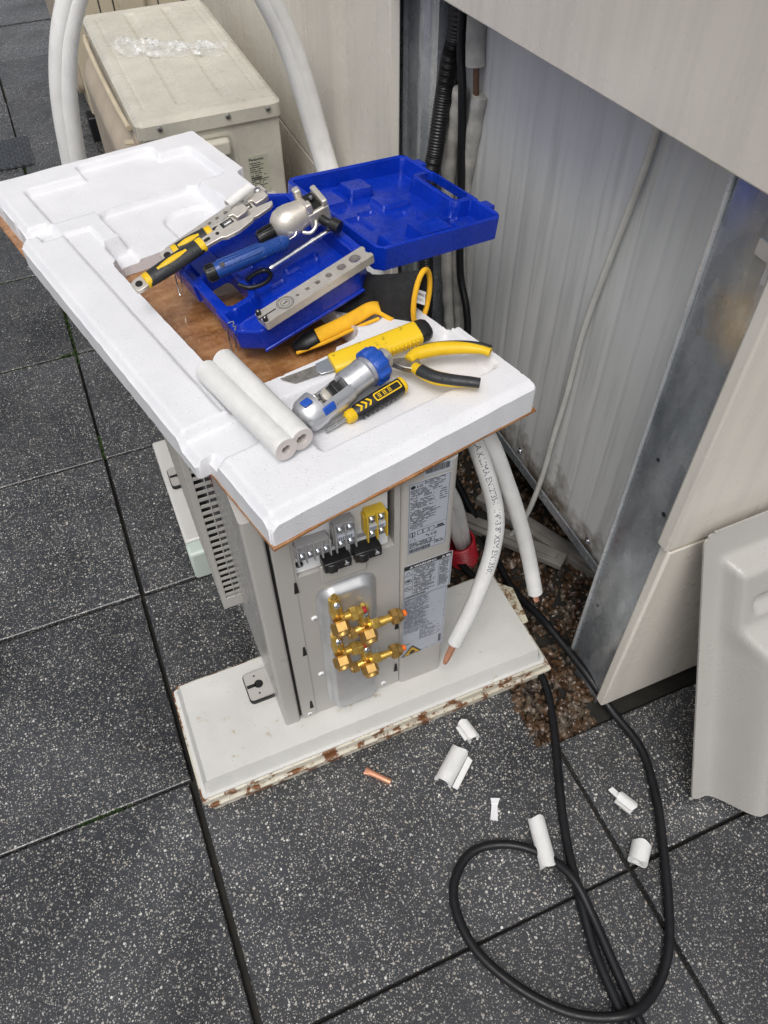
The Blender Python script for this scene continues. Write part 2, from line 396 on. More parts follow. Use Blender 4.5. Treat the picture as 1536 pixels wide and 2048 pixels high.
# height fields (numpy)
def rr(X, Y, x0, x1, y0, y1, r=.005):
    qx = np.abs(X-(x0+x1)/2)-(x1-x0)/2+r; qy = np.abs(Y-(y0+y1)/2)-(y1-y0)/2+r
    return np.hypot(np.maximum(qx, 0), np.maximum(qy, 0))+np.minimum(np.maximum(qx, qy), 0)-r
def ss(x): x = np.clip(x, 0, 1); return x*x*(3-2*x)
def hfield(xr, yr, step, sdf, hf, zb, mp=None, cap=True):
    xs = np.arange(xr[0], xr[1]+step, step); ys = np.arange(yr[0], yr[1]+step, step)
    X, Y = np.meshgrid(xs, ys, indexing='ij'); D = sdf(X, Y)
    gx, gy = np.gradient(D, step); g = np.hypot(gx, gy)+1e-9
    ins = D < step*.6; near = (D > -step*.4) & ins
    X = np.where(near, X-D*gx/g, X); Y = np.where(near, Y-D*gy/g, Y); H = hf(X, Y)
    q = ins[:-1, :-1] & ins[1:, :-1] & ins[1:, 1:] & ins[:-1, 1:]
    idx = -np.ones(X.shape, int); used = np.zeros(X.shape, bool)
    used[:-1, :-1] |= q; used[1:, :-1] |= q; used[1:, 1:] |= q; used[:-1, 1:] |= q
    idx[used] = np.arange(used.sum()); n = int(used.sum())
    top = np.stack([X[used], Y[used], H[used]], -1)
    A = idx[:-1, :-1][q]; B = idx[1:, :-1][q]; C = idx[1:, 1:][q]; Dq = idx[:-1, 1:][q]
    fs = [tuple(int(v) for v in f) for f in np.stack([A, B, C, Dq], -1)]
    cnt = {}
    for f in fs:
        for i in range(4):
            e = (f[i], f[(i+1) % 4]); cnt[e] = cnt.get(e, 0)+1
    bd = [e for e in cnt if (e[1], e[0]) not in cnt]
    bot = top.copy(); bot[:, 2] = zb(top[:, 0], top[:, 1]) if callable(zb) else zb
    vs_ = np.concatenate([top, bot]); 
    fs2 = [(b, a, a+n, b+n) for a, b in bd]
    if cap: fs2 += [tuple(i+n for i in f[::-1]) for f in fs]
    pts = [tuple(p) for p in vs_]
    if mp: pts = [mp(*p) for p in pts]
    return MB().add(pts, fs+fs2)

# ------------------------------------------------------------------ ground and paving
TW, TL = .731, .5
g = MB(); g.add([(-60, -60, -.09), (60, -60, -.09), (60, 60, -.09), (-60, 60, -.09)], [(0, 1, 2, 3)])
tag(g.build('ground', 'soil', smooth=0), kind='structure')
pv = MB(); pv.box(-60, 60, -60, 60, -.08, -.017)
pave = tag(pv.build('pavement', 'soil', smooth=0), kind='structure')
def paver_mesh(poly):
    b = MB(); n = len(poly); cx = sum(p[0] for p in poly)/n; cy = sum(p[1] for p in poly)/n
    rings = []
    for inset, z in ((0, -.045), (0, -.004), (.0010, -.0012), (.003, 0)):
        rings.append([(p[0]-math.copysign(inset, p[0]-cx), p[1]-math.copysign(inset, p[1]-cy), z) for p in poly])
    b.loft(rings, True); return b
GX, GY = .0042, .0034
full = [(GX, GY), (TW-GX, GY), (TW-GX, TL-GY), (GX, TL-GY)]
first = None
for i in range(-6, 2):
    for j in range(-5, 13):
        loc = Vector((i*TW+random.uniform(-.002, .002), j*TL+random.uniform(-.002, .002), random.uniform(-.0022, .0015)))
        if i == 1 and j >= -1:
            if j > -1: continue
            o = paver_mesh([(GX, GY), (TW-GX, GY), (TW-GX, .275), (GX, .275)]).build('paver', 'paver', pave, smooth=0)
        elif i == 0 and j >= 0:
            o = paver_mesh([(GX, GY), (.69, GY), (.69, TL-GY), (GX, TL-GY)]).build('paver', 'paver', pave, smooth=0)
        elif i == 0 and j == -1:
            o = paver_mesh([(GX, GY), (TW-GX, GY), (TW-GX, .283), (.70, .292), (.692, .34), (.70, .40), (.705, TL-GY), (GX, TL-GY)]).build('paver', 'paver', pave, smooth=0)
        else:
            if first is None: first = o = paver_mesh(full).build('paver', 'paver', pave, smooth=0)
            else: o = first.copy(); COL.objects.link(o); o.parent = pave
        if i == -1 and j in (-2, -1): loc.x -= .005
        o.location = loc; o.rotation_euler = (random.uniform(-.0015, .0015), random.uniform(-.0015, .0015), random.uniform(-.0025, .0025))
# gravel strip along the building
def gravel():
    b = MB(); ico = []
    t = (1+5**.5)/2
    iv = [(-1, t, 0), (1, t, 0), (-1, -t, 0), (1, -t, 0), (0, -1, t), (0, 1, t), (0, -1, -t), (0, 1, -t), (t, 0, -1), (t, 0, 1), (-t, 0, -1), (-t, 0, 1)]
    fi = [(0, 11, 5), (0, 5, 1), (0, 1, 7), (0, 7, 10), (0, 10, 11), (1, 5, 9), (5, 11, 4), (11, 10, 2), (10, 7, 6), (7, 1, 8), (3, 9, 4), (3, 4, 2), (3, 2, 6), (3, 6, 8), (3, 8, 9), (4, 9, 5), (2, 4, 11), (6, 2, 10), (8, 6, 7), (9, 8, 1)]
    for k in range(7600):
        y = -.215+(random.random()**2.0)*2.2; x = random.uniform(.69, 1.26)
        if y < -.10 and random.random() < .0: continue
        if x > .83 and y < -.17: continue
        r = random.uniform(.004, .0115)*(1.25 if random.random() < .15 else 1)
        S = Matrix.Translation((x, y, -.016+random.random()*.016)) @ Euler((random.random()*6, random.random()*6, random.random()*6)).to_matrix().to_4x4() @ Matrix.Diagonal((r/1.9*random.uniform(.8, 1.5), r/1.9*random.uniform(.7, 1.2), r/1.9*random.uniform(.5, .9), 1))
        b.add([(p[0]*random.uniform(.8, 1.2), p[1]*random.uniform(.8, 1.2), p[2]*random.uniform(.8, 1.2)) for p in iv], fi, S)
    return tag(b.build('gravel', 'gravel', smooth=50), 'wet brown gravel strip between the pavers and the building', 'gravel', kind='stuff')
gravel()
gb = MB(); gb.box(.69, 1.3, -.22, 3.0, -.0165, -.0125); tag(gb.build('gravel_bed', 'soil', smooth=0), kind='structure')
# moss in the joints
def moss():
    b = MB()
    runs = [((0, 1.45), (0, 1.78), 130, 1), ((-.5, 1.5), (0, 1.5), 240, .8), ((-.05, 1.50), (.0, 1.505), 90, 1.3), ((-.24, .0), (-.13, .0), 90, .8), ((0, 1.0), (0, 1.1), 60, .7),
            ((-.3, 2.0), (0, 2.0), 120, .8), ((0, 2.0), (0, 2.9), 120, .6)]
    for a, c, n, k in runs:
        for _ in range(n):
            s = random.random(); x = a[0]+(c[0]-a[0])*s; y = a[1]+(c[1]-a[1])*s
            x += random.gauss(0, .003 if a[0] == c[0] else .004)*k; y += random.gauss(0, .0028)*k
            for _q in range(3):
                h = random.uniform(.003, .009)*k; an = random.random()*6.28; wd = .0016
                dx, dy = math.cos(an)*wd, math.sin(an)*wd; lx, ly = random.gauss(0, .003), random.gauss(0, .003)
                z = -.014+random.random()*.011
                b.add([(x-dx, y-dy, z), (x+dx, y+dy, z), (x+lx+dx*.4, y+ly+dy*.4, z+h), (x+lx-dx*.4, y+ly-dy*.4, z+h)], [(0, 1, 2, 3)])
    tag(b.build('moss', 'moss', smooth=0), 'green moss growing in the joints between the left pavers', 'moss', kind='stuff')
moss()

# ------------------------------------------------------------------ the clad building
bld = thing('clad_building', 'cream clad building with an open bay showing grey ribbed wall and steel posts', 'building', (.848, -.2, 0))
def part(mb, name, mat, parent, **k): return mb.build(name, mat, parent, world=True, **k)
b = MB(); b.prism([(.96, 1.098), (-.176, 1.160), (-.176, 2.7), (.96, 2.7)], .848, .872, 'x'); part(b, 'cladding_panel', 'cladding', bld, bevel=.003)
b = MB(); b.box(.846, .870, .928, 3.6, .447, 2.7); part(b, 'cladding_panel', 'cladding', bld, bevel=.003)
b = MB(); b.box(.848, .870, .93, 3.6, .03, .438); part(b, 'cladding_panel', 'cladding', bld, bevel=.003)
b = MB(); b.box(.846, .870, 3.61, 6.4, .03, 2.7); part(b, 'cladding_panel', 'cladding', bld, bevel=.003)
b = MB(); b.box(.838, 2.8, -.205, -.180, .588, 2.7); part(b, 'cladding_panel', 'cladding', bld, bevel=.005, bseg=3)
b = MB(); b.box(.850, 2.8, -.203, -.180, .030, .580); part(b, 'cladding_panel', 'cladding', bld, bevel=.005, bseg=3)
b = MB(); b.box(.853, 2.8, -.202, -.181, .5806, .5835); part(b, 'panel_edge_strip', 'clad_edge', bld)
b = MB()   # left post, folded channel
b.prism([(.900, .812), (.900, .850), (.890, .860), (.890, .878), (.900, .888), (.900, .955), (.892, .962), (.900, .970), (.900, 1.08), (.95, 1.08), (.95, 1.076), (.904, 1.076), (.904, .816), (.945, .816), (.945, .812)][::-1], 0, 2.6)
part(b, 'steel_post', 'galvanised', bld)
b = MB()
b.prism([(.862, -.176), (.862, -.072), (.866, -.066), (.866, -.058), (.958, -.058), (.958, -.062), (.872, -.064), (.870, -.074), (.866, -.08), (.866, -.176)][::-1], -.02, 2.4)
rp = part(b, 'steel_post', 'galvanised', bld)
b = MB(); b.cyl((.864, -.0605, -.02), (.864, -.0605, 2.4), .0040, n=10); part(b, 'folded_edge', 'zinc_bright', rp)
for yy, zz, rr_ in ((-.105, .70, .0035), (-.155, .62, .0045), (-.09, .26, .003)):
    b = MB(); b.cyl((.8622, yy, zz), (.861, yy, zz), rr_, n=10); part(b, 'hole', 'void_black', rp)
b = MB(); b.box(.858, .8615, -.168, -.135, 1.085, 1.105); b.box(.856, .8615, -.168, -.16, 1.06, 1.10); part(b, 'clip', 'zinc_plate', rp)
# ribbed sandwich sheet
prof = []
y = 1.7; k = 0
while y > -.10:
    wd = (.052, .034, .046)[k % 3]; prof += [(y, 0), (y-wd, 0), (y-wd-.003, .0009), (y-wd-.005, .0009), (y-wd-.013, 0)]
    k += 1; y -= wd+.013
poly = [(.95+d, yy) for yy, d in prof]+[(.95, -.172), (1.03, -.172), (1.03, 1.7)]
b = MB(); b.prism(poly, .205, 2.6); part(b, 'ribbed_wall', 'wall_sheet', bld, smooth=20)
b = MB(); b.prism([(.940, .188), (.940, .214), (.944, .214), (.944, .192), (1.03, .192), (1.03, .188)][::-1], -.056, 1.7, 'y')
rail = part(b, 'base_rail', 'galvanised', bld)
for yy in (.075, .375, .66, .95):
    b = MB(); b.lathe([(0, .0085), (.0015, .0085), (.002, .005), (.006, .005), (.0065, .004)], (.9492, yy, .232), (-1, 0, 0), 12); part(b, 'screw', 'chrome', rail)
b = MB(); b.box(1.031, 2.7, -.178, 6.3, .20, 2.66); part(b, 'core', 'void_black', bld)  # black block added inside to stop sky light leaking in behind the walls
b = MB(); b.box(1.5, 1.55, -.178, 6.3, -.04, .20); part(b, 'dark_backing', 'void_black', bld)  # black wall added so the void under the building stays dark
b = MB(); b.box(.875, 2.7, -.176, -.155, -.04, .4); part(b, 'dark_backing', 'void_black', bld)  # black backing on the near side, added to close off the dark void
for q, (p0, p1, h) in enumerate((((.80, .42, .0), (.98, .16, .02), .03), ((.90, .45, -.01), (1.06, .10, -.01), .05))):
    M = frame(p0, p1); L = dist(p0, p1); t_ = thing('plank', ('white painted plank lying on gravel behind the hanging pipe ends', 'grey plank lying under the ribbed wall in the dark')[q], 'plank', M)
    b = MB(); b.box(0, L, -.022, .022, 0, h*.6); b.build('board', 'plank', t_, bevel=.002)
    b = MB(); b.box(.02, L-.02, -.008, .008, h*.6, h*.6+.006); b.build('batten', 'plank', t_, bevel=.001)

# ------------------------------------------------------------------ slabs under the new unit
SZ = .10
t_ = thing('metal_pan', 'rusty cream metal pan at the bottom of the front stack', 'metal pan', (.4, .05, 0))
b = MB(); b.box(.024, .792, -.078, .196, .0, .030); part(b, 'body', 'rusty_enamel', t_, bevel=.004, bseg=3)
b = MB(); b.box(.018, .799, -.085, .202, .0295, .0385); part(b, 'rim', 'rusty_enamel', t_, bevel=.0025)
t_ = thing('metal_pan', 'white enamel metal pan with rusty rim directly under the new unit', 'metal pan', (.4, .05, .039))
b = MB(); sd = lambda X, Y: rr(X, Y, .014, .784, -.075, .178, .006)
h = lambda X, Y: .064+.036*ss(-(sd(X, Y)+.008)/.007)-.0012*ss((rr(X, Y, .05, .75, -.03, .14, .02)+.0)/-.03)
part(hfield((.01, .79), (-.08, .182), .0055, sd, h, .058), 'top', 'white_enamel', t_, smooth=50)
b = MB(); b.box(.010, .788, -.079, .182, .0395, .0590); part(b, 'rim', 'rusty_enamel', t_, bevel=.003)
b = MB(); b.prism([(.779, .03), (.800, .03), (.812, .125), (.779, .160)], .060, .0625); part(b, 'bent_flange', 'heavy_rust', t_)
t_ = thing('metal_pan', 'white slab with pale green end under the far end of the new unit', 'slab', (.3, .7, 0))
b = MB(); b.box(.135, .56, .535, .905, .0, .098); part(b, 'body', 'white_enamel', t_, bevel=.006, bseg=3)
b = MB(); b.box(.134, .56, .490, .534, .0, .0985); part(b, 'end_piece', 'greenish', t_, bevel=.008, bseg=3)

# ------------------------------------------------------------------ new outdoor unit
lg = thing('outdoor_unit', 'new grey air conditioner outdoor unit with brass valves under the foam sheet', 'air conditioner', (.38, .4, SZ))
X0, X1, YF, ZT = .212, .556, -.009, .750
b = MB(); b.box(X0+.004, .548, .062, .86, .112, ZT-.004); part(b, 'casing', 'unit_paint', lg, bevel=.006, bseg=3)
b = MB(); b.box(.25, .54, .0, .061, .112, ZT-.010); part(b, 'inner_frame', 'void_black', lg) if False else None
fc = MB(); fc.prism(rrpoly(X0-.002, .2415, YF-.002, .0635, .006), .100, ZT-.001); fc.box(X0-.0015, .2155, .0637, .85, .102, ZT-.003); part(fc, 'front_cover', 'unit_front', lg, smooth=40)
b = MB(); b.box(.2415, .2465, -.003, .06, .105, ZT-.004); part(b, 'seam', 'void_black', lg)
sp = MB()
for x0, x1, z0, z1 in ((.2465, .281, .102, ZT-.002), (.281, .449, .102, .578), (.449, .4585, .102, ZT-.002)):
    sp.box(x0, x1, YF, .060, z0, z1)
pan = part(sp, 'side_panel', 'unit_paint', lg, smooth=0)
b = MB(); b.box(.2472, .2765, YF-.0018, YF-.0002, .104, ZT-.003); part(b, 'edge_strip', 'unit_paint', pan, bevel=.0008)
b = MB(); b.box(.318, .398, YF-.0055, YF-.0002, .546, .592); part(b, 'boss', 'unit_paint', pan, bevel=.005, bseg=3)
b = MB(); b.box(.285, .447, .050, .058, .579, ZT-.004); part(b, 'opening_back', 'void_black', pan)
rc = MB(); rc.prism(rrpoly(.459, X1, YF-.005, .075, .012), .100, ZT-.002); col_ = part(rc, 'corner_column', 'unit_paint', lg, smooth=40)
b = MB(); b.box(.2435, .548, YF+.002, .07, .100, .1025); part(b, 'base_pan', 'unit_paint', lg)
# pressed zinc dish with the valves
sd = lambda X, Y: rr(X, Y, .3055, .4145, .1118, .5325, .030)
h = lambda X, Y: .016*ss(-(rr(X, Y, .3065, .4135, .10, .5315, .030)+.001)/.014)
ZD = .010
dish = hfield((.303, .417), (.109, .535), .003, sd, h, -.0005, lambda x, y, z: (x, YF-.0008-z, y), cap=False)
dish.f = [f[::-1] for f in dish.f]
dish = part(dish, 'valve_plate', 'zinc_plate', lg, smooth=50)
def valve(x, z, big):
    """service valve: body comes out of the plate and carries a round stem cap facing out and a flare nut to the right"""
    yb = -.034; x -= .006; z += .018
    v = MB(); v.lathe([(-.004, .0095), (.006, .0105), (.03, .0105), (.034, .0095)], (x, yb+.004, z+.038), (0, -.25, -1), 16)
    v.cyl((x, YF+.03, z+.008), (x, yb-.012, z+.004), .0095, .0105, 16)
    v.lathe([(0, .006), (.006, .006), (.010, .0042)], (x, yb+.002, z+.046), (0, -.15, 1), 12)
    L = .046 if big else .020
    v.hexnut((x+.004, yb-.010, z), (x+L*.55, yb-.010, z), .0105)
    for k in range(5): v.cyl((x+L*.55+k*.0021, yb-.010, z), (x+L*.55+k*.0021+.0013, yb-.010, z), .0082, .0082, 14)
    v.cyl((x+L*.5, yb-.010, z), (x+L+.006, yb-.010, z), .0074, .0074, 14)
    if big: v.cyl((x-.004, yb-.008, z), (x-.022, yb-.010, z-.002), .0075, .0068, 14)
    body = part(v, 'valve', 'brass', lg, smooth=40)
    c = MB(); c.hexnut((x, yb-.012, z-.004), (x, yb-.030, z-.014), .0165, chamfer=.15); c.lathe([(0, .0135), (.006, .0125), (.0075, .009)], (x, yb-.029, z-.0135), (0, -1, -.5), 18)
    part(c, 'stem_cap', 'brass_dark', body, smooth=30)
    nx = x+L+.001
    c = MB(); c.hexnut((nx, yb-.010, z), (nx+.013, yb-.010, z), .0158 if big else .0132); c.lathe([(0, .0135 if big else .0112), (.007, .0115 if big else .0095), (.010, .008)], (nx+.0128, yb-.010, z), (1, 0, 0), 18)
    part(c, 'flare_nut', 'brass_dark' if big else 'brass', body, smooth=30)
    c = MB(); c.lathe([(0, .0062), (.006, .0060), (.0075, .0048)], (nx+.0222, yb-.010, z), (1, 0, 0), 14); part(c, 'plug', 'orange' if big else 'red_dot', body)
    c = MB(); c.lathe([(0, .006), (.003, .006), (.0045, .004)], (x+.001, yb-.006, z+.036), (.1, -1, .6), 12); c.box(-.0045, .0045, -.0008, .0008, .0043, .0052, frame((x+.001, yb-.006, z+.036), (x+.002, yb-.006, z+.036), (.1, -1, .6)))
    part(c, 'screw', 'chrome', body)
    if big:
        c = MB(); c.hexnut((x-.020, yb-.010, z-.002), (x-.031, yb-.011, z-.003), .0115); c.lathe([(0, .009), (.004, .007)], (x-.031, yb-.011, z-.003), (-1, 0, 0), 14); part(c, 'port_cap', 'brass_dark', body, smooth=30)
valve(.337, .458, False); valve(.386, .402, True); valve(.334, .345, False); valve(.386, .281, True)
for x, z in ((.299, .449), (.297, .253), (.344, .572), (.366, .580), (.339, .1195), (.425, .1195), (.262, .1135)):
    b = MB(); b.lathe([(0, .0062), (.0012, .006), (.003, .0035), (.0033, .001)], (x, YF-(.0055 if z > .55 else .0), z), (0, -1, 0), 14)
    s_ = part(b, 'screw', 'unit_inner', pan)
    b = MB(); yy = YF-(.0055 if z > .55 else .0)-.0034
    b.box(x-.0026, x+.0026, yy-.0002, yy, z-.0005, z+.0005); b.box(x-.0005, x+.0005, yy-.0003, yy-.00005, z-.0026, z+.0026); part(b, 'cross_slot', 'ink', s_)
for x, z in ((.2755, .556), (.272, .357), (.268, .150), (.4535, .331), (.4520, .168)):
    b = MB(); yy = YF-.0021
    b.prism([(x-.0042, z-.015), (x+.0042, z-.015), (x+.0020, z+.015), (x-.0020, z+.015)], yy-.0003, yy, 'y'); part(b, 'slot', 'void_black', pan)
D_ = .024
# terminal compartment
b = MB(); b.box(.2815, .4400, .022-D_, .026-D_, .5815, ZT-.006); plate = part(b, 'terminal_plate', 'unit_inner', lg)
def terminal(x0, x1, z0, z1, n, mat):
    b = MB(); b.box(x0, x1, .004-D_, .0215-D_, z0, z1)
    for k in range(n+1):
        xx = x0+(x1-x0)*k/n; b.box(xx-.0012, xx+.0012, -.002-D_, .006-D_, z0-.004, z1)
    b.box(x0-.003, x1+.003, .008-D_, .0215-D_, z0+.008, z1-.008)
    t = part(b, 'terminal_block', mat, plate, bevel=.0007)
    for k in range(n):
        xx = x0+(x1-x0)*(k+.5)/n
        for zz in ((z0+.010,) if z1-z0 < .05 else (z0+.010, z1-.012)):
            s_ = MB(); s_.box(xx-.0052, xx+.0052, .0025-D_, .0038-D_, zz-.008, zz+.008); s_.lathe([(0, .0046), (.002, .0046), (.003, .0036)], (xx, .0025-D_, zz), (0, -1, 0), 14)
            s_ = part(s_, 'screw', 'chrome', t)
    if n < 4:
        s_ = MB(); s_.box(x0+.002, x1-.002, -.0010-D_, .0038-D_, (z0+z1)/2-.005, (z0+z1)/2+.005); part(s_, 'marker', 'sticker', t)
        q = MB()
        for k in range(7): q.box(x0+.004+k*(x1-x0-.009)/7, x0+.0055+k*(x1-x0-.009)/7, -.0014-D_, -.0011-D_, (z0+z1)/2-.003, (z0+z1)/2+.003)
        part(q, 'print', 'ink_blue', t)
    return t
terminal(.284, .336, .634, .668, 4, 'terminal_grey'); terminal(.346, .378, .634, .690, 2, 'terminal_grey'); terminal(.398, .430, .634, .690, 2, 'terminal_yellow')
b = MB(); b.box(.284, .436, .0195-D_, .0215-D_, .622, .630); part(b, 'rating_strip', 'clear_grey', plate)
for x in (.322, .374):
    b = MB(); b.box(x, x+.046, -.004-D_, .0215-D_, .590, .612)
    b.lathe([(0, .0125), (.02, .0125)], (x+.014, .004-D_, .590), (0, 0, 1), 14)
    c_ = part(b, 'cable_clamp', 'black_plastic', lg, bevel=.002)
    s_ = MB(); s_.lathe([(0, .0042), (.002, .0042), (.003, .003)], (x+.037, -.004-D_, .602), (0, -1, 0), 12); part(s_, 'screw', 'chrome', c_)
for x, z in ((.288, .606), (.4345, .640), (.435, .664)):
    b = MB(); b.lathe([(0, .0062), (.004, .0062), (.0055, .004)], (x, .0215-D_, z), (0, -1, 0), 14); s_ = part(b, 'grommet', 'black_plastic', plate)
    b = MB(); b.lathe([(0, .0028), (.001, .002)], (x, .0162-D_, z), (0, -1, 0), 10); part(b, 'screw_tip', 'chrome', s_)
# stickers with print
YS = YF-.0052
EX, EY = (1, 0, 0), (0, 0, 1)
def sticker(x0, x1, z0, z1, mat='sticker'):
    b = MB(); b.box(x0, x1, YS-.0004, YS+.0001, z0, z1); return part(b, 'label_sticker', mat, lg)
def lines(b, x0, x1, z0, z1, pitch, hgt, ragged=.4, fill=.8, y=None):
    y = YS-.0006 if y is None else y
    z = z1
    while z > z0:
        xe = x0+(x1-x0)*(1-ragged*random.random()); x = x0
        while x < xe:
            wd = random.uniform(.0012, .0042)
            if random.random() < fill: b.box(x, min(x+wd, xe), y-.0001, y, z-hgt, z)
            x += wd+.0006
        z -= pitch
def frame_lines(b, x0, x1, z0, z1, t=.0005):
    y = YS-.0006
    b.box(x0, x1, y-.0001, y, z0, z0+t); b.box(x0, x1, y-.0001, y, z1-t, z1); b.box(x0, x0+t, y-.0001, y, z0, z1); b.box(x1-t, x1, y-.0001, y, z0, z1)
def bars(b, x0, x1, z0, z1):
    x = x0; y = YS-.0006
    while x < x1:
        wd = random.choice((.0005, .0008, .0012)); b.box(x, x+wd, y-.0001, y, z0, z1); x += wd+random.choice((.0005, .0008))
def tri(b, cx, cz, s, y=None, t=.0006):
    y = YS-.0006 if y is None else y
    P = [(cx-s, cz-s*.8), (cx+s, cz-s*.8), (cx, cz+s*.9)]
    for i in range(3):
        a = Vector((P[i][0], y, P[i][1])); c = Vector((P[(i+1) % 3][0], y, P[(i+1) % 3][1])); d = (c-a).normalized(); n_ = Vector((-d.z, 0, d.x))*t
        b.add([a, c, c+n_, a+n_], [(0, 1, 2, 3)])
s1 = sticker(.4705, .5415, .545, .722); b = MB()
frame_lines(b, .4715, .5400, .547, .7205)
b.add([(p[0], YS-.0007, p[1]) for p in circ(20, .0042, (.4775, .7125))], [tuple(range(20))])
add_text(b, 'LG', .0085, (.4835, YS-.0007, .7095), EX, EY, True); add_text(b, 'MU2R17 UL0', .0048, (.505, YS-.0007, .708), EX, EY, True)
lines(b, .497, .538, .714, .7195, .0026, .0013); lines(b, .4735, .530, .684, .706, .0032, .0016, .3); lines(b, .4735, .520, .660, .681, .0031, .0016, .35)
lines(b, .524, .539, .664, .690, .0055, .0018, .3); lines(b, .4735, .533, .628, .656, .0031, .0016, .45); lines(b, .4735, .505, .612, .626, .0034, .0015, .5)
b.box(.473, .539, YS-.0007, YS-.0006, .6085, .6089)
for x in (.4875, .4975, .5085): frame_lines(b, x, x+.0095, .592, .603, .0008)
frame_lines(b, .4735, .4835, .590, .602, .0011); b.box(.4775, .4795, YS-.0007, YS-.0006, .590, .602); tri(b, .4795, .584, .0065)
b.box(.520, .537, YS-.0007, YS-.0006, .594, .597); b.box(.523, .534, YS-.0007, YS-.0006, .598, .602)
add_text(b, 'CE', .0095, (.5115, YS-.0007, .5795), EX, EY, True); lines(b, .503, .509, .578, .586, .002, .0014, 0)
lines(b, .4735, .522, .561, .574, .0024, .0013, .1); lines(b, .519, .538, .556, .562, .0028, .0017, .2); bars(b, .4735, .512, .5485, .5575)
part(b, 'print', 'ink', s1)
s2 = sticker(.4645, .5575, .410, .513); b = MB()
b.box(.4652, .5555, YS-.0007, YS-.0006, .5005, .5122); frame_lines(b, .4652, .5555, .4115, .512); b.box(.5320, .5325, YS-.0007, YS-.0006, .418, .502); b.box(.4815, .4820, YS-.0007, YS-.0006, .418, .502)
lines(b, .484, .530, .482, .4985, .0032, .0015, .35); lines(b, .484, .530, .452, .4785, .0032, .0016, .25); lines(b, .484, .530, .421, .449, .0032, .0017, .3); lines(b, .534, .554, .421, .498, .0033, .0016, .3); bars(b, .467, .508, .4135, .4185)
tri(b, .4735, .488, .007, t=.0008)
for cz in (.4655, .4430):
    for k in range(16):
        a0, a1 = k*2*PI/16, (k+1)*2*PI/16
        b.add([(.4735+r*math.cos(a), YS-.0007, cz+r*math.sin(a)) for a, r in ((a0, .0068), (a1, .0068), (a1, .0058), (a0, .0058))], [(0, 1, 2, 3)])
b.box(.470, .477, YS-.0007, YS-.0006, .4645, .469); b.add([(.4690, YS-.0007, .4470), (.4700, YS-.0007, .4480), (.4780, YS-.0007, .4395), (.4770, YS-.0007, .4385)], [(0, 1, 2, 3)])
part(b, 'print', 'ink', s2)
b = MB(); add_text(b, 'WARNING', .0088, (.4835, YS-.0009, .5028), EX, EY, True); tri(b, .4785, .5062, .0036, YS-.0009, .0012); tri(b, .5395, .5062, .0036, YS-.0009, .0012); lines(b, .545, .5545, .504, .5085, .002, .0016, .1, y=YS-.0009); part(b, 'heading', 'white_print', s2)
s3 = sticker(.4630, .5530, .205, .4095); b = MB()
frame_lines(b, .4645, .5505, .212, .4085); lines(b, .4665, .520, .308, .4075, .0019, .0010, .3, .92); lines(b, .4665, .546, .290, .306, .0026, .0012, .5); lines(b, .500, .548, .255, .288, .0032, .0013, .5)
b.box(.5425, .5480, YS-.0007, YS-.0006, .218, .246); add_text(b, 'R32', .0075, (.4675, YS-.0007, .2475), EX, EY, True)
for k in range(14):
    a0 = PI*1.1*k/14; a1 = PI*1.1*(k+1)/14
    b.add([(.4755+r*math.cos(-a), YS-.0007, .238+r*math.sin(-a)) for a, r in ((a0, .007), (a1, .007), (a1, .006), (a0, .006))], [(0, 1, 2, 3)])
b.box(.4655, .4700, YS-.0007, YS-.0006, .2295, .2335); part(b, 'print', 'ink_blue', s3)
b = MB(); y_ = YS-.0009; b.add([(.4625, y_, .2050), (.5070, y_, .2075), (.4860, y_, .2395)], [(0, 1, 2)]); hz = part(b, 'hazard_border', 'ink', s3)
b = MB(); y_ = YS-.0012; b.add([(.4672, y_, .2080), (.5020, y_, .2098), (.4858, y_, .2345)], [(0, 1, 2)]); part(b, 'hazard_sign', 'hazard_yellow', hz)
b = MB(); y_ = YS-.0015; b.add([(.480, y_, .2105), (.4895, y_, .211), (.4925, y_, .2165), (.4890, y_, .2215), (.4875, y_, .2185), (.4855, y_, .2255), (.4825, y_, .2195), (.4795, y_, .2165)], [tuple(range(8))]); part(b, 'flame', 'ink', hz)
s4 = sticker(.4950, .5415, .728, .7485); b = MB(); bars(b, .498, .537, .734, .748); part(b, 'print', 'ink', s4)
# fan guard on the front with ribs that wrap round its side
gx0, gx1, gy0, gy1, gz0, gz1 = .168, .2225, .243, .842, .198, .736
b = MB(); b.box(gx0+.010, gx1-.002, gy0+.0085, gy1-.010, gz0+.006, gz1-.004); gr_ = part(b, 'fan_guard', 'void_black', lg)  # black backing box: shade behind the ribs put in as colour
b = MB(); b.box(gx0, gx1, gy0, gy1, gz0, gz0+.034); b.box(gx0, gx1, gy0, gy1, gz1-.02, gz1); b.box(gx0, gx0+.011, gy0, gy0+.012, gz0+.033, gz1-.019); b.box(gx0, gx1, gy1-.010, gy1, gz0+.033, gz1-.019); b.box(gx0+.0285, gx0+.0305, gy0-.0002, gy0+.003, gz0+.033, gz1-.019); b.box(gx1-.004, gx1, gy0, gy0+.009, gz0+.033, gz1-.019)
part(b, 'guard_frame', 'unit_front', gr_, bevel=.002)
nb = 26
for k in range(nb):
    z = gz0+.046+k*(gz1-gz0-.07)/(nb-1)
    b = MB(); b.box(gx0+.0005, gx0+.010, gy0+.012, gy1-.010, z-.0035, z+.0035); b.box(gx0+.010, gx1-.0005, gy0+.0006, gy0+.0028, z-.0036, z+.0036)
    part(b, 'rib', 'unit_front', gr_)
for k in range(14):
    yy = gy0+.05+k*(gy1-gy0-.1)/13
    b = MB(); b.box(gx0-.0012, gx0+.006, yy-.003, yy+.003, gz0+.03, gz1-.02); part(b, 'upright', 'unit_front', gr_)
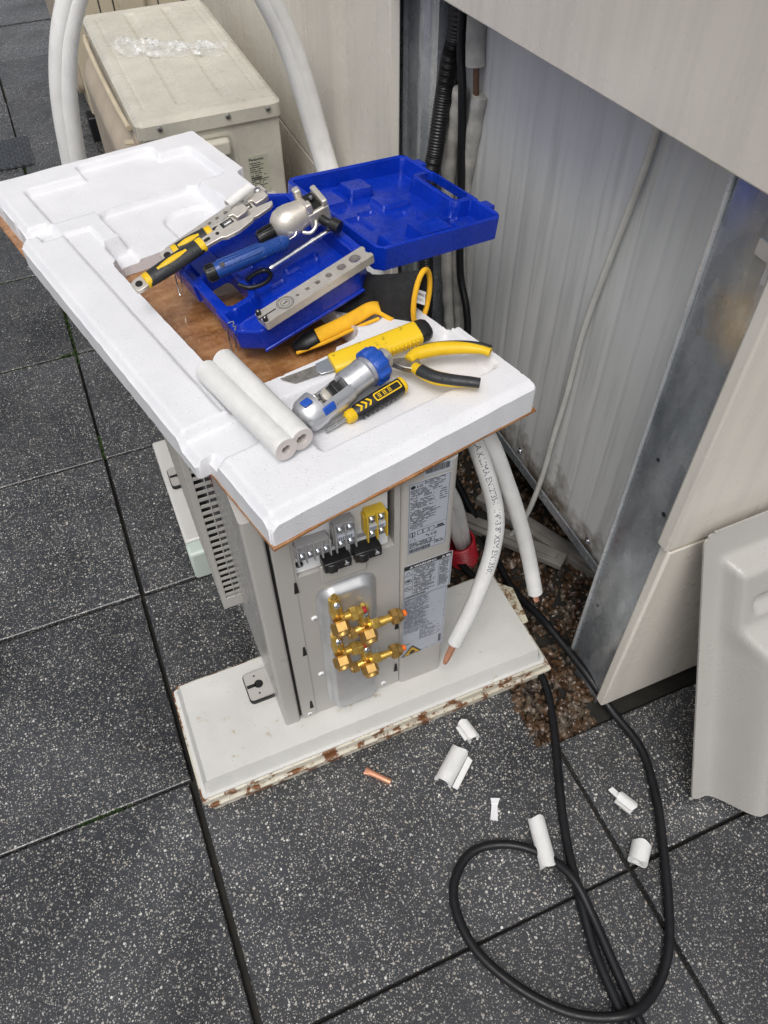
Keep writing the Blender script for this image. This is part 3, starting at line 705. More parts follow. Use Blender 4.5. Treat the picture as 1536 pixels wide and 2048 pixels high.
b = MB(); P = [(gx1-.001-.0215*(k/12)**1.4, .375+.30*k/12) for k in range(13)]; Q = [(gx1-.0006-.0075*(k/12)**1.5, .375+.30*k/12) for k in range(13)]
b.prism(P+Q[::-1], gy0-.0012, gy0-.0006, 'y'); part(b, 'red_sticker', 'wine_red', gr_)
# clear shipping film between guard and corner
film = MB(); rows = []
for i in range(15):
    s = i/14; rows.append([(X0-.0035-(.014*(1-s)+.003*math.sin(s*9+z*14))*(1 if s > 0 else 1), .004+(gy0-.010)*(1-s)+.003*math.sin(z*30), z) for z in np.linspace(.104+.10*(1-s), .735, 26)])
vs_ = [p for r_ in rows for p in r_]; fs_ = [(i*26+j, i*26+j+1, (i+1)*26+j+1, (i+1)*26+j) for i in range(14) for j in range(25)]
film.add(vs_, fs_); part(film, 'clear_wrap', 'clear_film', lg, smooth=180)
# feet
for (fx, fy) in ((.160, .095), (.150, .745)):
    b = MB(); b.prism(rrpoly(fx, .222, fy-.032, fy+.032, .008), SZ+.009, SZ+.013); f_ = part(b, 'foot', 'unit_paint', lg, smooth=30)
    b = MB(); b.prism(rrpoly(fx-.002, .222, fy-.035, fy+.035, .010), SZ+.0005, SZ+.0088); part(b, 'rubber_pad', 'black_rubber', f_, smooth=30)
    b = MB(); b.add([(p[0], p[1], SZ+.0134) for p in circ(16, .0095, (fx+.026, fy))], [tuple(range(16))]); b.add([(fx+.001, fy-.004, SZ+.0134), (fx+.02, fy-.004, SZ+.0134), (fx+.02, fy+.004, SZ+.0134), (fx+.001, fy+.004, SZ+.0134)], [(0, 1, 2, 3)])
    for q in (-.021, .021): b.add([(p[0], p[1], SZ+.0134) for p in circ(8, .0022, (fx+.022, fy+q))], [tuple(range(8))])
    part(b, 'bolt_hole', 'void_black', f_)

# ------------------------------------------------------------------ cardboard and foam on top
card = MB(); cp = [(.2405, -.078), (.34, -.054), (.47, -.030), (.60, .001), (.706, .022), (.43, 1.066), (-.032, 1.004), (.03, .735), (.107, .43), (.163, .24)]
card.prism(cp, .7525, .7575); cb = tag(card.build('cardboard_sheet', 'cardboard', smooth=0, bevel=.001), 'wet brown cardboard sheet between foam and new unit, its edge showing', 'cardboard')
FC = [Vector((.2405, -.074)), Vector((.700, .022)), Vector((.428, 1.060)), Vector((-.017, .996))]
FW, FL = .445, 1.055
def fmap(x, y, z):
    u, v = x/FW, y/FL
    p = FC[0]*((1-u)*(1-v))+FC[1]*(u*(1-v))+FC[2]*(u*v)+FC[3]*((1-u)*v)
    return (p.x, p.y, .758+z)
def u_(a): return a*FW
def v_(a): return a*FL
def foam():
    def out(X, Y):
        d = rr(X, Y, u_(0), u_(1), 0, v_(1), .006)
        d = np.minimum(d, rr(X, Y, u_(-.045), u_(.3), v_(.155), v_(.775), .004))
        d = np.maximum(d, -rr(X, Y, u_(.955), u_(1.2), v_(.17), v_(.80), .02))
        wob = .0003*np.sin(Y*71)*np.sin(X*53+1)+.0007*np.maximum(0, np.sin(Y*37+X*29)*np.sin(Y*113-X*87))
        hole = rr(X, Y, u_(.20), u_(.72), v_(.235), v_(.655), .035)
        hole = np.minimum(hole, rr(X, Y, u_(.26), u_(.60), v_(.225), v_(.5), .02))
        return np.maximum(d, -hole)+wob
    def hgt(X, Y):
        h = np.full_like(X, .052)
        def cut(d, depth, wdt=.012):
            nonlocal h
            h = np.minimum(h, .052-depth*ss(-d/wdt))
        A = np.minimum(rr(X, Y, u_(.115), u_(.765), v_(.80), v_(.945), .012), rr(X, Y, u_(.385), u_(.765), v_(.90), v_(.985), .014))
        A = np.minimum(A, rr(X, Y, u_(.60), u_(.915), v_(.80), v_(.945), .016)); cut(A, .015, .008)
        cut(rr(X, Y, u_(.30), u_(.795), v_(.60), v_(.826), .03), .028, .010)
        cut(rr(X, Y, u_(.22), u_(.34), v_(.58), v_(.70), .012), .034, .01)
        cut(rr(X, Y, u_(.50), u_(.80), v_(.60), v_(.78), .05), .036, .018)
        cut(rr(X, Y, u_(.115), u_(.24), v_(.205), v_(.76), .004), .007, .006)
        cut(rr(X, Y, u_(.03), u_(.115), v_(.752), v_(.80), .004), .012, .008)
        cut(rr(X, Y, u_(-.2), u_(.10), v_(.776), v_(.812), .004), .014, .008)
        cut(rr(X, Y, u_(-.2), u_(.30), v_(.125), v_(.205), .006), .018, .012)
        cut(rr(X, Y, u_(.27), u_(.975), v_(.062), v_(.185), .012), .017, .012)
        cut(rr(X, Y, u_(.13), u_(.30), v_(.16), v_(.30), .01), .012, .01)
        cut(rr(X, Y, u_(.70), u_(.86), v_(.25), v_(.40), .03), .02, .02)
        # worn bevel along the near and left edges
        e1 = Y-.0; h = h-.014*ss(1-(e1)/.018)*(1-.6*X/FW)
        e2 = np.where((Y > v_(.155)) & (Y < v_(.775)), X-u_(-.045), X); h = h-.012*ss(1-e2/.014)
        h = h+.0005*np.sin(X*37+Y*11)*np.sin(Y*23-X*9)
        return np.maximum(h, .004)
    return hfield((-.03, FW+.004), (-.004, FL+.006), .0032, out, hgt, .0, fmap)
tag(foam().build('foam_block', 'foam', smooth=60), 'large white polystyrene packing block with moulded recesses lying on the cardboard', 'foam block')

# ------------------------------------------------------------------ tool case
def plane_frame(c, ex, ey):
    ex = Vector(ex).normalized(); ez = ex.cross(Vector(ey)).normalized(); ey = ez.cross(ex)
    M = Matrix((ex, ey, ez)).transposed().to_4x4(); M.translation = Vector(c); return M
MBASE = plane_frame((.405, .4475, .855), (.2425, .05, .05), (-.0775, .29, 0))
MLID = plane_frame((.6775, .5235, .866), (.254, .058, -.032), (-.094, .274, 0))
case = thing('tool_case', 'open blue plastic tool case lying on the foam, lid folded out', 'tool case', MBASE)
CW, CL = .126, .150
def oct_sdf(X, Y, w, l, ch):
    d = np.maximum(np.abs(X)-w, np.abs(Y)-l); return np.maximum(d, (np.abs(X)+np.abs(Y)-(w+l-ch))*.7071)
def case_base():
    def sd(X, Y):
        d = oct_sdf(X, Y, CW, CL, .030)
        notch = rr(X, Y, -.2, -CW+.004, -.052, .030, .004); d = np.maximum(d, -notch)
        hole = rr(X, Y, -.106, -.062, -.062, .038, .012); return np.maximum(d, -hole)
    def hf(X, Y):
        d = oct_sdf(X, Y, CW, CL, .030); hole = rr(X, Y, -.106, -.062, -.062, .038, .012)
        inner = np.maximum(d+.008, -(hole-.010)); inner = np.maximum(inner, -rr(X, Y, -.2, -.055, -.070, .046, .012))
        h = -.027*ss(-inner/.006)
        h = h-.002*ss(1-np.abs(d+.0035)/.0016)
        for x0, x1, y0, y1, up in ((-.04, .0, -.012, .012, .012), (.015, .085, -.035, -.022, .009), (-.02, .06, .028, .042, .010), (.06, .11, .05, .09, .012), (-.03, .02, -.085, -.07, .008), (-.1, -.05, .06, .12, .010)):
            h = np.maximum(h, (-.027+up*ss(-rr(X, Y, x0, x1, y0, y1, .006)/.004)))
        h = np.minimum(h, -.027*ss(-inner/.006)+.014)
        h = h-.005*ss(-rr(X, Y, -.055, .105, -.112, -.086, .006)/.004)*(inner < 0)
        h = h-.006*ss(-rr(X, Y, .04, .08, -.055, -.035, .005)/.004)*(inner < 0)
        h = h-.006*ss(-rr(X, Y, -.02, .01, -.05, -.035, .005)/.004)*(inner < 0)
        return h
    return hfield((-CW-.004, CW+.004), (-CL-.004, CL+.004), .0024, sd, hf, -.034)
cbase = case_base().build('base', 'blue_plastic', case, smooth=45)
b = MB(); b.box(CW-.004, CW+.010, -CL*.80, CL*.80, -.006, -.001); b.build('hinge', 'blue_plastic', case, bevel=.001)
for sg_ in (-1, 1):
    b = MB(); b.prism([(-.10, CL+.003), (-.085, CL-.02), (.085, CL-.02), (.10, CL+.003)], -.041, -.0345, M=Matrix.Rotation(PI if sg_ < 0 else 0, 4, 'Z')); b.build('foot_rail', 'blue_plastic', case, bevel=.002)
def case_lid():
    def sd(X, Y):
        d = oct_sdf(X, Y, .139, .151, .012)
        d = np.minimum(d, rr(X, Y, .118, .150, -.072, .072, .008))
        hole = rr(X, Y, .101, .135, -.058, .058, .010); return np.maximum(d, -hole)
    def hf(X, Y):
        d = oct_sdf(X, Y, .139, .151, .012); hz_ = rr(X, Y, .093, .3, -.068, .068, .014)
        inner = np.maximum(d+.008, -hz_)
        f0 = -.030*ss(-inner/.006); h = f0
        for x0, x1, y0, y1, up in ((-.118, -.06, .055, .125, .007), (-.04, .015, .075, .125, .010), (-.012, .055, .01, .06, .006), (.03, .075, -.085, -.03, .007), (-.03, .045, -.130, -.075, .013), (-.10, -.06, -.135, -.085, .014), (.06, .10, -.12, -.09, .006)):
            h = np.maximum(h, np.minimum(f0+.021, -.030+up*1.7*ss(-rr(X, Y, x0, x1, y0, y1, .006)/.004)))
        for x0, x1, y0, y1, dn in ((-.06, -.025, .01, .03, .007), (-.10, -.06, -.04, .02, .007), (-.01, .03, -.02, .0, .006), (.0, .02, -.07, -.055, .005)):
            h = h-dn*ss(-rr(X, Y, x0, x1, y0, y1, .005)/.004)*(inner < -.004)
        h = h+.0025*ss(1-np.abs(d+.0035)/.002)
        h = np.where(X > .137, h-.004, h)
        return h
    return hfield((-.143, .154), (-.155, .155), .0024, sd, hf, lambda x, y: np.where((x > .098) & (np.abs(y) < .068), -.014, -.040))
LB = case_lid(); inv = MBASE.inverted() @ MLID; LB.v = [inv @ v for v in LB.v]
clid = LB.build('lid', 'blue_plastic', case, smooth=45)
for yy in (-.10, .105):
    b = MB(); b.box(.136, .152, yy-.013, yy+.013, -.016, .002, inv); b.build('catch', 'blue_plastic', clid, bevel=.002)
b = MB()
for k, (y0, y1) in enumerate(((.058, .075), (-.105, -.080))): pass
# wire clips on the handle side
def wire_clip(y):
    P = [(-.127, y-.012, -.004), (-.133, y-.012, -.030), (-.140, y, -.052), (-.133, y+.012, -.030), (-.127, y+.012, -.004)]
    b = MB(); b.tube(spline(P, 4), .0012, 6); c_ = b.build('wire_clip', 'steel', case)
    b = MB(); b.tube(spline([(-.124, y-.012, .001), (-.118, y-.006, .003), (-.121, y, -.001), (-.116, y+.006, .003), (-.124, y+.012, .001)], 5), .0011, 6); b.build('spring', 'steel', c_)
wire_clip(.095); wire_clip(-.105)

# ------------------------------------------------------------------ tools in the case
def holes_bar(L, W, T, holes, notch=True):
    """flat bar with bored holes: bars of quads around each hole"""
    def sd(X, Y):
        d = rr(X, Y, 0, L, -W/2, W/2, .003)
        if notch: d = np.maximum(d, -(np.hypot(X-L-.004, Y)-.0085))
        for hx, r in holes: d = np.maximum(d, r-np.hypot(X-hx, Y))
        return d
    return hfield((-.002, L+.002), (-W/2-.002, W/2+.002), .0016, sd, lambda X, Y: np.full_like(X, T/2), -T/2)
p0, p1 = (.349, .283, .853), (.553, .337, .890)
fb = thing('flaring_bar', 'nickel flaring bar with large holes at the near side of the blue case', 'flaring bar', frame(p0, p1), 'flaring bars'); L = dist(p0, p1)
hl = [(.072, .0028), (.092, .0038), (.112, .0046), (.134, .0056), (.160, .0076), (.187, .0096)]
o = holes_bar(L, .033, .014, hl).build('bar', 'nickel', fb, smooth=40)
b = MB(); b.box(-.003, .030, -.0012, .0012, .0066, .0073); b.build('slit', 'void_black', fb)
for yy in (-.010, .010):
    b = MB(); b.lathe([(-.009, .0042), (.006, .0042), (.0065, .0036)], (.004, yy, .008), (0, 0, 1), 12); k_ = b.build('clamp_pin', 'black_plastic', fb)
    b = MB(); b.lathe([(0, .0020), (.0003, .0016)], (.004, yy, .0146), (0, 0, 1), 8); b.build('pin_socket', 'steel', k_)
b = MB()
for r_ in (.0145, .0120, .0078):
    for k in range(28):
        a0, a1 = k*2*PI/28, (k+1)*2*PI/28; b.add([(.048+q*math.cos(a), q*math.sin(a), .0073) for a, q in ((a0, r_), (a1, r_), (a1, r_-.0008), (a0, r_-.0008))], [(0, 1, 2, 3)])
b.box(.043, .053, -.0006, .0006, .0071, .0073); b.add([(.044, -.003, .0073), (.052, .001, .0073), (.051, .003, .0073)], [(0, 1, 2)])
b.build('stamped_ring', 'ink', fb)
p0, p1 = (.258, .506, .866), (.449, .562, .912)
fb2 = thing('flaring_bar', 'nickel flaring bar with small holes behind the wrenches at the case rear', 'flaring bar', frame(p0, p1), 'flaring bars'); L = dist(p0, p1)
holes_bar(L, .024, .012, [(.07, .003), (.088, .0035), (.104, .0035), (.122, .0040), (.158, .0040), (.19, .005)], False).build('bar', 'nickel', fb2, smooth=40)
b = MB(); b.lathe([(0, .0062), (.003, .006), (.0045, .004)], (L-.012, 0, .006), (0, 0, 1), 14); b.build('rivet', 'steel', fb2)
def wrench(p0, p1, p2, label, roll=0, handle=.15):
    """adjustable wrench: x along the tool, jaw at the far end"""
    M = frame(p0, p2, (roll, -.25, 1)); L = dist(p0, p2); t = thing('adjustable_wrench', label, 'wrench', M, 'adjustable wrenches')
    hL = dist(p0, p1)
    b = MB()
    for y0, y1, z0, z1 in ((-.011, .011, -.004, .004),):
        b.prism([(0, -.009), (.006, -.0125), (.02, -.0125), (.03, -.009), (hL, -.010), (hL+.03, -.012), (L-.055, -.017), (L-.030, -.020), (L-.004, -.017), (L+.004, -.013), (L+.006, -.006), (L-.022, -.002), (L-.024, .010), (L-.03, .016), (L-.055, .012), (hL+.03, .008), (hL, .009), (.03, .009), (.02, .0125), (.006, .0125), (0, .009)], z0, z1)
    b.build('body', 'nickel', t, bevel=.0012)
    b = MB(); b.prism([(L-.020, .002), (L-.004, .003), (L+.006, .006), (L+.004, .020), (L-.010, .024), (L-.028, .020), (L-.030, .014), (L-.022, .012)], -.006, .006); b.build('jaw', 'nickel', t, bevel=.0012)
    b = MB()
    for k in range(6): b.lathe([(0, .0052), (.0012, .0064), (.0024, .0052)], (L-.046+k*.0026, .006, .0012), (1, 0, 0), 14)
    b.build('worm_screw', 'steel', t)
    b = MB(); b.prism([(L-.050, .0005), (L-.028, .0005), (L-.028, .012), (L-.050, .012)], .0036, .0043); b.build('worm_slot', 'void_black', t)
    b = MB(); b.prism(rrpoly(hL+.004, hL+.016, -.003, .003, .0028), .0038, .0043); b.prism(circ(12, .0032, (hL+.030, -.001)), .0038, .0043); b.build('slot', 'void_black', t)
    prof = lambda s: .0138+.0020*math.sin(PI*s)
    b = MB(); b.tube([(.022+(hL-.022)*k/14, 0, 0) for k in range(15)], prof, 16, True, flat=.72); b.build('grip', 'grip', t)
    b = MB(); b.tube([(.0215, 0, 0), (.032, 0, 0)], .0140, 16, True, flat=.76); b.build('end_band', 'yellow', t, bevel=.001)
    b = MB(); b.tube([(hL-.009, 0, 0), (hL+.002, 0, 0)], .0140, 16, True, flat=.78); b.build('front_band', 'yellow', t, bevel=.001)
    b = MB(); b.tube([(hL*(.36+.42*k/12), 0, .0098) for k in range(13)], lambda s: .0058*max(.25, math.sin(PI*min(.97, max(.03, s))))**.45, 12, True, flat=.62); b.build('inlay', 'yellow', t)
    b = MB(); b.prism(circ(14, .0062, (.011, 0)), .0038, .0044); b.build('hang_hole', 'void_black', t)
    return t
wrench((.183, .431, .866), (.311, .467, .886), (.398, .484, .918), 'black and yellow adjustable wrench lying on top, its handle end over the cardboard')
wrench((.243, .489, .870), (.334, .496, .892), (.440, .512, .918), 'adjustable wrench lying underneath the other wrench beside the rear flaring bar')
# cut piece of white tubing by the wrench head
b = MB(); b.ring((.372, .515, .925), (.418, .532, .938), .0085, .005, 16); o = tag(b.build('plastic_sleeve', 'insulation', smooth=50), 'short white ribbed sleeve lying above the wrench jaws', 'sleeve')
# flaring tool
p0, p1 = (.400, .448, .892), (.522, .462, .925)
M = frame(p0, p1, (0, -.15, 1)); ft = thing('flaring_tool', 'nickel flaring tool with bulbous cone body and yoke in the case', 'flaring tool', M); L = dist(p0, p1)
b = MB(); b.lathe([(.030, .012), (.034, .018), (.042, .0245), (.054, .0275), (.066, .0270), (.078, .0245), (.088, .023), (.096, .022)], (0, 0, 0), (1, 0, 0), 28); b.build('cone_body', 'nickel', ft)
b = MB(); b.box(.088, .128, -.024, .024, -.022, .010); b.box(.088, .100, -.024, -.010, .010, .030); b.box(.088, .100, .012, .026, .010, .034); b.box(.118, .128, -.024, .022, .010, .022); yk = b.build('yoke', 'nickel', ft, bevel=.003, bseg=3)
b = MB(); b.box(.101, .117, -.018, .018, .0102, .014); b.lathe([(0, .006), (.008, .005)], (.109, 0, .012), (0, 0, 1), 12); b.build('cone_slot', 'black_plastic', yk)
b = MB(); b.lathe([(0, .0035), (.002, .003)], (.109, 0, .020), (0, 0, 1), 12); b.build('ball', 'chrome', yk)
b = MB(); b.lathe([(.0, .0105), (.004, .012), (.030, .012), (.033, .010)], (0, 0, -.001), (1, 0, 0), 24)
for k in range(18):
    a = k*2*PI/18; b.box(.004, .030, -.0008, .0008, .0115, .0128, Matrix.Rotation(a, 4, 'X'))
b.build('knurled_neck', 'black_plastic', ft)
b = MB(); b.tube(spline([(.108, -.024, -.008), (.112, -.035, -.010), (.118, -.043, -.012)], 4), .0075, 14); b.build('spindle', 'black_plastic', ft)
b = MB(); b.cyl((.117, -.040, -.012), (.125, -.056, -.015), .0115, .0115, 18); kn = b.build('spindle_head', 'black_plastic', ft, bevel=.001)
b = MB(); q0 = M.inverted() @ V(.404, .396, .868); q1 = M.inverted() @ V(.528, .428, .894); b.cyl(q0, q1, .0044, .0044, 14); d_ = (q1-q0).normalized()
b.lathe([(-.001, .0044), (.004, .0056), (.007, .0050)], q1, d_, 12); b.lathe([(0, .0052), (.004, .0056), (.008, .0044)], q0+d_*.004, -d_, 12); b.build('handle_bar', 'chrome', kn)
b = MB(); b.tube(spline([(.070, -.026, -.012), (.080, -.034, -.013), (.092, -.032, -.010), (.098, -.026, -.004)], 5), .003, 8); b.build('hook', 'nickel', ft)
# deburring pen
p0, p1 = (.298, .413, .872), (.446, .419, .896)
M = frame(p0, p1, (0, -.2, 1)); t_ = thing('deburring_pen', 'dark blue deburring pen with black end cap lying in the case', 'deburring tool', M); L = dist(p0, p1)
b = MB(); b.lathe([(.014, .0125), (.02, .0135), (.10, .0135), (.106, .0125)]+[(.108+k*.004+q, .0128 if q else .0115) for k in range(7) for q in (0, .002)]+[(L-.008, .011), (L-.002, .007), (L, .003)], (0, 0, 0), (1, 0, 0), 20); pb = b.build('barrel', 'blue_pen', t_, smooth=40)
for k in range(3):
    b = MB(); b.box(.024, .098, -.0022, .0022, .0130, .0150, Matrix.Rotation(R(-40+40*k), 4, 'X')); b.build('flute', 'blue_pen', pb, bevel=.0008)
b = MB(); b.lathe([(0, .010), (.002, .013), (.016, .0138), (.018, .0125)], (0, 0, 0), (1, 0, 0), 20)
for k in range(16): b.box(.003, .015, -.0010, .0010, .0128, .0148, Matrix.Rotation(k*2*PI/16, 4, 'X'))
b.build('end_cap', 'black_plastic', t_)
b = MB(); b.lathe([(0, .0045), (.0015, .004)], (.03, -.006, .0125), (0, -.4, 1), 12); b.build('button', 'black_plastic', t_)
b = MB(); b.tube(spline([(L-.004, 0, 0), (L+.010, .002, .001), (L+.016, .006, .004)], 4), .0017, 8); b.build('blade', 'steel', t_)
b = MB(); b.tube(spline([(.345, .398, .850), (.362, .385, .848), (.388, .386, .850), (.402, .400, .853), (.396, .414, .854), (.378, .412, .853), (.362, .404, .851)], 6), .0038, 10)
tag(b.build('cord_loop', 'black_rubber'), 'black rubber cord loop on the case floor under the pen', 'cord')
p0, p1 = (.352, .436, .862), (.402, .446, .872)
M = frame(p0, p1); t_ = thing('tube_reamer', 'small grey tube reamer with blue ring behind the pen', 'reamer', M)
b = MB(); b.lathe([(0, .011), (.004, .013), (.030, .013), (.034, .012)], (0, 0, 0), (1, 0, 0), 18); b.build('body', 'alu', t_)
b = MB(); b.lathe([(0, .0135), (.003, .0145), (.008, .0145), (.010, .0135)], (.033, 0, 0), (1, 0, 0), 18); b.build('collar', 'blue_knob', t_)

# ------------------------------------------------------------------ tools on the foam
# snap-off knife
p0, p1 = (.344, .176, .806), (.598, .192, .829)
M = frame((.344, .178, .812), p1, (0, -.25, 1)); kf = thing('utility_knife', 'yellow snap-off utility knife with black end lying on the foam', 'knife', M); L = dist((.344, .178, .812), p1)
def ringyz(x, w_, h_, n=20, p=3.2, dy=0, dz=0):
    out = []
    for i in range(n):
        a = i*2*PI/n; c, s = math.cos(a), math.sin(a)
        out.append((x, dy+w_*math.copysign(abs(c)**(2/p), c), dz+h_*math.copysign(abs(s)**(2/p), s)))
    return out
b = MB(); b.loft([ringyz(x, w_, h_) for x, w_, h_ in ((.083, .0165, .009), (.086, .0185, .010), (.13, .0190, .011), (.18, .0190, .012), (L-.022, .0195, .0125))]); hb = b.build('handle', 'worn_yellow', kf, smooth=40)
b = MB(); b.loft([ringyz(x, w_, h_) for x, w_, h_ in ((L-.0218, .0195, .0125), (L-.010, .0190, .0120), (L-.003, .0155, .0095), (L, .010, .006))]); b.build('end_cap', 'black_plastic', kf, smooth=50)
for k in range(11):
    b = MB(); b.box(.150+k*.0072, .1530+k*.0072, -.0212, -.0160, -.006, .008); b.build('grip_rib', 'worn_yellow', hb, bevel=.001)
b = MB(); b.prism([(0, .010), (.06, .010), (.086, .010), (.086, -.008), (.018, -.008)], -.0004, .0004); bl = b.build('blade', 'dirty_steel', kf, smooth=0)
b = MB(); b.prism([(.060, .011), (.084, .013), (.084, -.012), (.060, -.010), (.056, 0)], .0006, .0030); b.build('blade_guide', 'chrome', kf, bevel=.0005)
# tube cutter
p0, p1 = (.338, .080, .822), (.502, .146, .836)
M = frame(p0, p1, (-.05, -.62, 1)); tcut = thing('tube_cutter', 'silver tube cutter with blue knob and rollers on the foam', 'tube cutter', M); L = dist(p0, p1)
b = MB(); b.lathe([(.088, .0215), (.092, .0235), (.125, .0235), (.127, .0245), (.130, .0245), (.132, .0235), (.138, .0240)], (0, 0, 0), (1, 0, 0), 28); b.build('barrel', 'alu', tcut, smooth=30)
def cbody():
    rings = []
    for x, ro in ((.0, .012), (.004, .018), (.012, .0235), (.03, .025), (.034, .025)):
        rings.append([(x, ro*math.cos(a)*1.12, ro*math.sin(a)*.92) for a in [k*2*PI/28 for k in range(28)]])
    b = MB(); b.loft(rings)
    # open channel: bow from head to barrel behind and below
    arc = [R(a) for a in np.linspace(100, 325, 16)]
    rings = []
    for x in (.033, .05, .075, .090):
        outer = [(x, .0265*math.cos(a), .0238*math.sin(a)) for a in arc]; inner = [(x, .0205*math.cos(a), .0178*math.sin(a)) for a in arc[::-1]]
        rings.append(outer+inner)
    b.loft(rings); return b
cbody().build('frame_bow', 'alu', tcut, smooth=35)
b = MB(); b.box(.062, .092, -.012, .012, -.012, .010); b.box(.070, .080, -.017, .017, -.006, .013); b.box(.060, .066, -.004, .014, .0, .014); b.build('slider', 'black_plastic', tcut, bevel=.0015)
b = MB(); b.lathe([(0, .006), (.003, .0125), (.0036, .0125), (.0066, .0125), (.0072, .0125), (.0105, .006)], (.058, .004, .002), (.3, 0, 1), 24); cw = b.build('cutting_wheel', 'nickel', tcut)
for k in range(3):
    b = MB(); b.lathe([(0, .0046), (.001, .0054), (.010, .0054), (.011, .0046)], (.040, -.018+k*.012, .006), (0, 1, 0), 14); b.build('roller', 'steel', tcut)
b = MB(); rings = []
for x, s_ in ((.1382, .92), (.141, 1.0), (.158, 1.0), (.163, .9), (.166, .7)):
    rings.append([(x, s_*(.0275+.0026*(1 if (k % 6) < 3 else 0))*math.cos(k*2*PI/60), s_*(.0275+.0026*(1 if (k % 6) < 3 else 0))*math.sin(k*2*PI/60)) for k in range(60)])
b.loft(rings); kb = b.build('knob', 'blue_knob', tcut, smooth=40)
b = MB(); b.lathe([(0, .017), (.010, .0165), (.016, .011)], (.1662, 0, 0), (1, 0, 0), 24); b.build('knob_end', 'alu', kb)
for (x0, x1, ang) in ((.010, .026, 62), (.030, .052, 128), (.008, .030, -62)):
    b = MB(); b.box(x0, x1, -.0065, .0065, .0225, .0262, Matrix.Rotation(R(ang-90), 4, 'X')); b.build('pad', 'blue_knob', tcut, bevel=.002)
# diagonal cutters
pl = thing('pliers', 'diagonal cutting pliers with yellow and black handles on the foam', 'pliers', (.535, .122, .806))
Z = .8265
b = MB(); b.prism([(.505, .141), (.512, .146), (.535, .140), (.550, .130), (.546, .112), (.532, .110), (.520, .120)], Z-.006, Z+.004); part(b, 'jaws', 'dirty_steel', pl, bevel=.0015)
h1 = spline([(.534, .133, Z+.002), (.552, .141, Z+.003), (.585, .138, Z+.004), (.620, .126, Z+.004), (.645, .111, Z+.004), (.657, .098, Z+.004)], 6)
h2 = spline([(.536, .118, Z), (.544, .100, Z), (.556, .082, Z), (.576, .066, Z), (.596, .053, Z), (.610, .043, Z)], 6)
for path, nm in ((h1, 0), (h2, 1)):
    b = MB(); b.tube(path, lambda s: .0085+.0035*math.sin(PI*min(1, s*1.25))-.001*s, 14, True, flat=.9, up=(0, 0, 1)); part(b, 'handle', 'yellow', pl, smooth=50)
    off = Vector((.0026, .0050, .0030)) if nm == 0 else Vector((-.0010, -.0020, .0038))
    seg = [p+off for p in (path[7:] if nm == 0 else path[4:])]
    b = MB(); b.tube(seg, (lambda s: .0068-.001*s) if nm == 0 else (lambda s: .0108-.002*s), 14, True, flat=.8, up=(0, 0, 1)); part(b, 'grip', 'grip', pl, smooth=50)
# screwdriver under the cutter
p0, p1 = (.372, .066, .802), (.512, .103, .812)
M = frame(p0, p1, (0, -.4, 1)); sdv = thing('screwdriver', 'black and yellow screwdriver lying in front of the tube cutter', 'screwdriver', M); L = dist(p0, p1)
b = MB(); b.cyl((0, 0, 0), (.045, 0, 0), .0032, .0034, 10); b.build('shaft', 'steel', sdv)
b = MB(); b.loft([ringyz(x, r_, r_, 18, 2.6) for x, r_ in ((.036, .006), (.039, .0095), (.046, .0105), (.052, .0095))]); b.build('collar', 'yellow', sdv)
b = MB(); b.loft([ringyz(x, r_, r_, 18, 2.6) for x, r_ in ((.0518, .0095), (.056, .0115), (.10, .0130), (L-.006, .0125))]); sg = b.build('grip', 'black_plastic', sdv)
b = MB(); b.loft([ringyz(x, r_, r_, 18, 2.6) for x, r_ in ((L-.006, .0128), (L-.001, .0125), (L+.002, .009))]); b.build('end_cap', 'yellow', sdv)
for k in range(3):
    b = MB(); x = .057+k*.0085; b.prism([(x, .006), (x+.005, 0), (x, -.006), (x+.0035, -.006), (x+.0085, 0), (x+.0035, .006)], .0112+k*.0005, .0124+k*.0005); b.build('chevron', 'yellow', sg)
b = MB(); P = rrpoly(.088, L-.009, -.0068, .0068, .003); Q = rrpoly(.090, L-.011, -.0048, .0048, .0022); n_ = len(P)
b.add([(p[0], p[1], .0131) for p in P]+[(p[0], p[1], .0131) for p in Q], [(i, (i+1) % n_, n_+(i+1) % n_, n_+i) for i in range(n_)])
for k in range(3):
    x = .094+k*.0095
    b.box(x, x+.006, -.0030, -.0022, .0130, .0132); b.box(x, x+.006, .0, .0008, .0130, .0132); b.box(x, x+.006, .0026, .0034, .0130, .0132); b.box(x+.001, x+.0018, -.003, .0034, .01301, .01322); b.box(x+.0040, x+.0048, -.003, .0034, .01301, .01322)
b.build('name_mark', 'yellow', sg)
for k in range(8):
    b = MB(); x = .060+k*.0085; b.box(x, x+.0045, -.0135, -.0105, -.006, .006); b.build('grip_rib', 'black_plastic', sg, bevel=.001)
b = MB(); b.tube(spline([(.322, .098, .812), (.331, .085, .818), (.339, .070, .816), (.342, .056, .812)], 5), lambda s: .006+.006*math.sin(PI*s), 12)
tag(b.build('black_strap', 'black_rubber'), 'crumpled black rubber scrap between white tubing and tube cutter', 'rubber scrap')
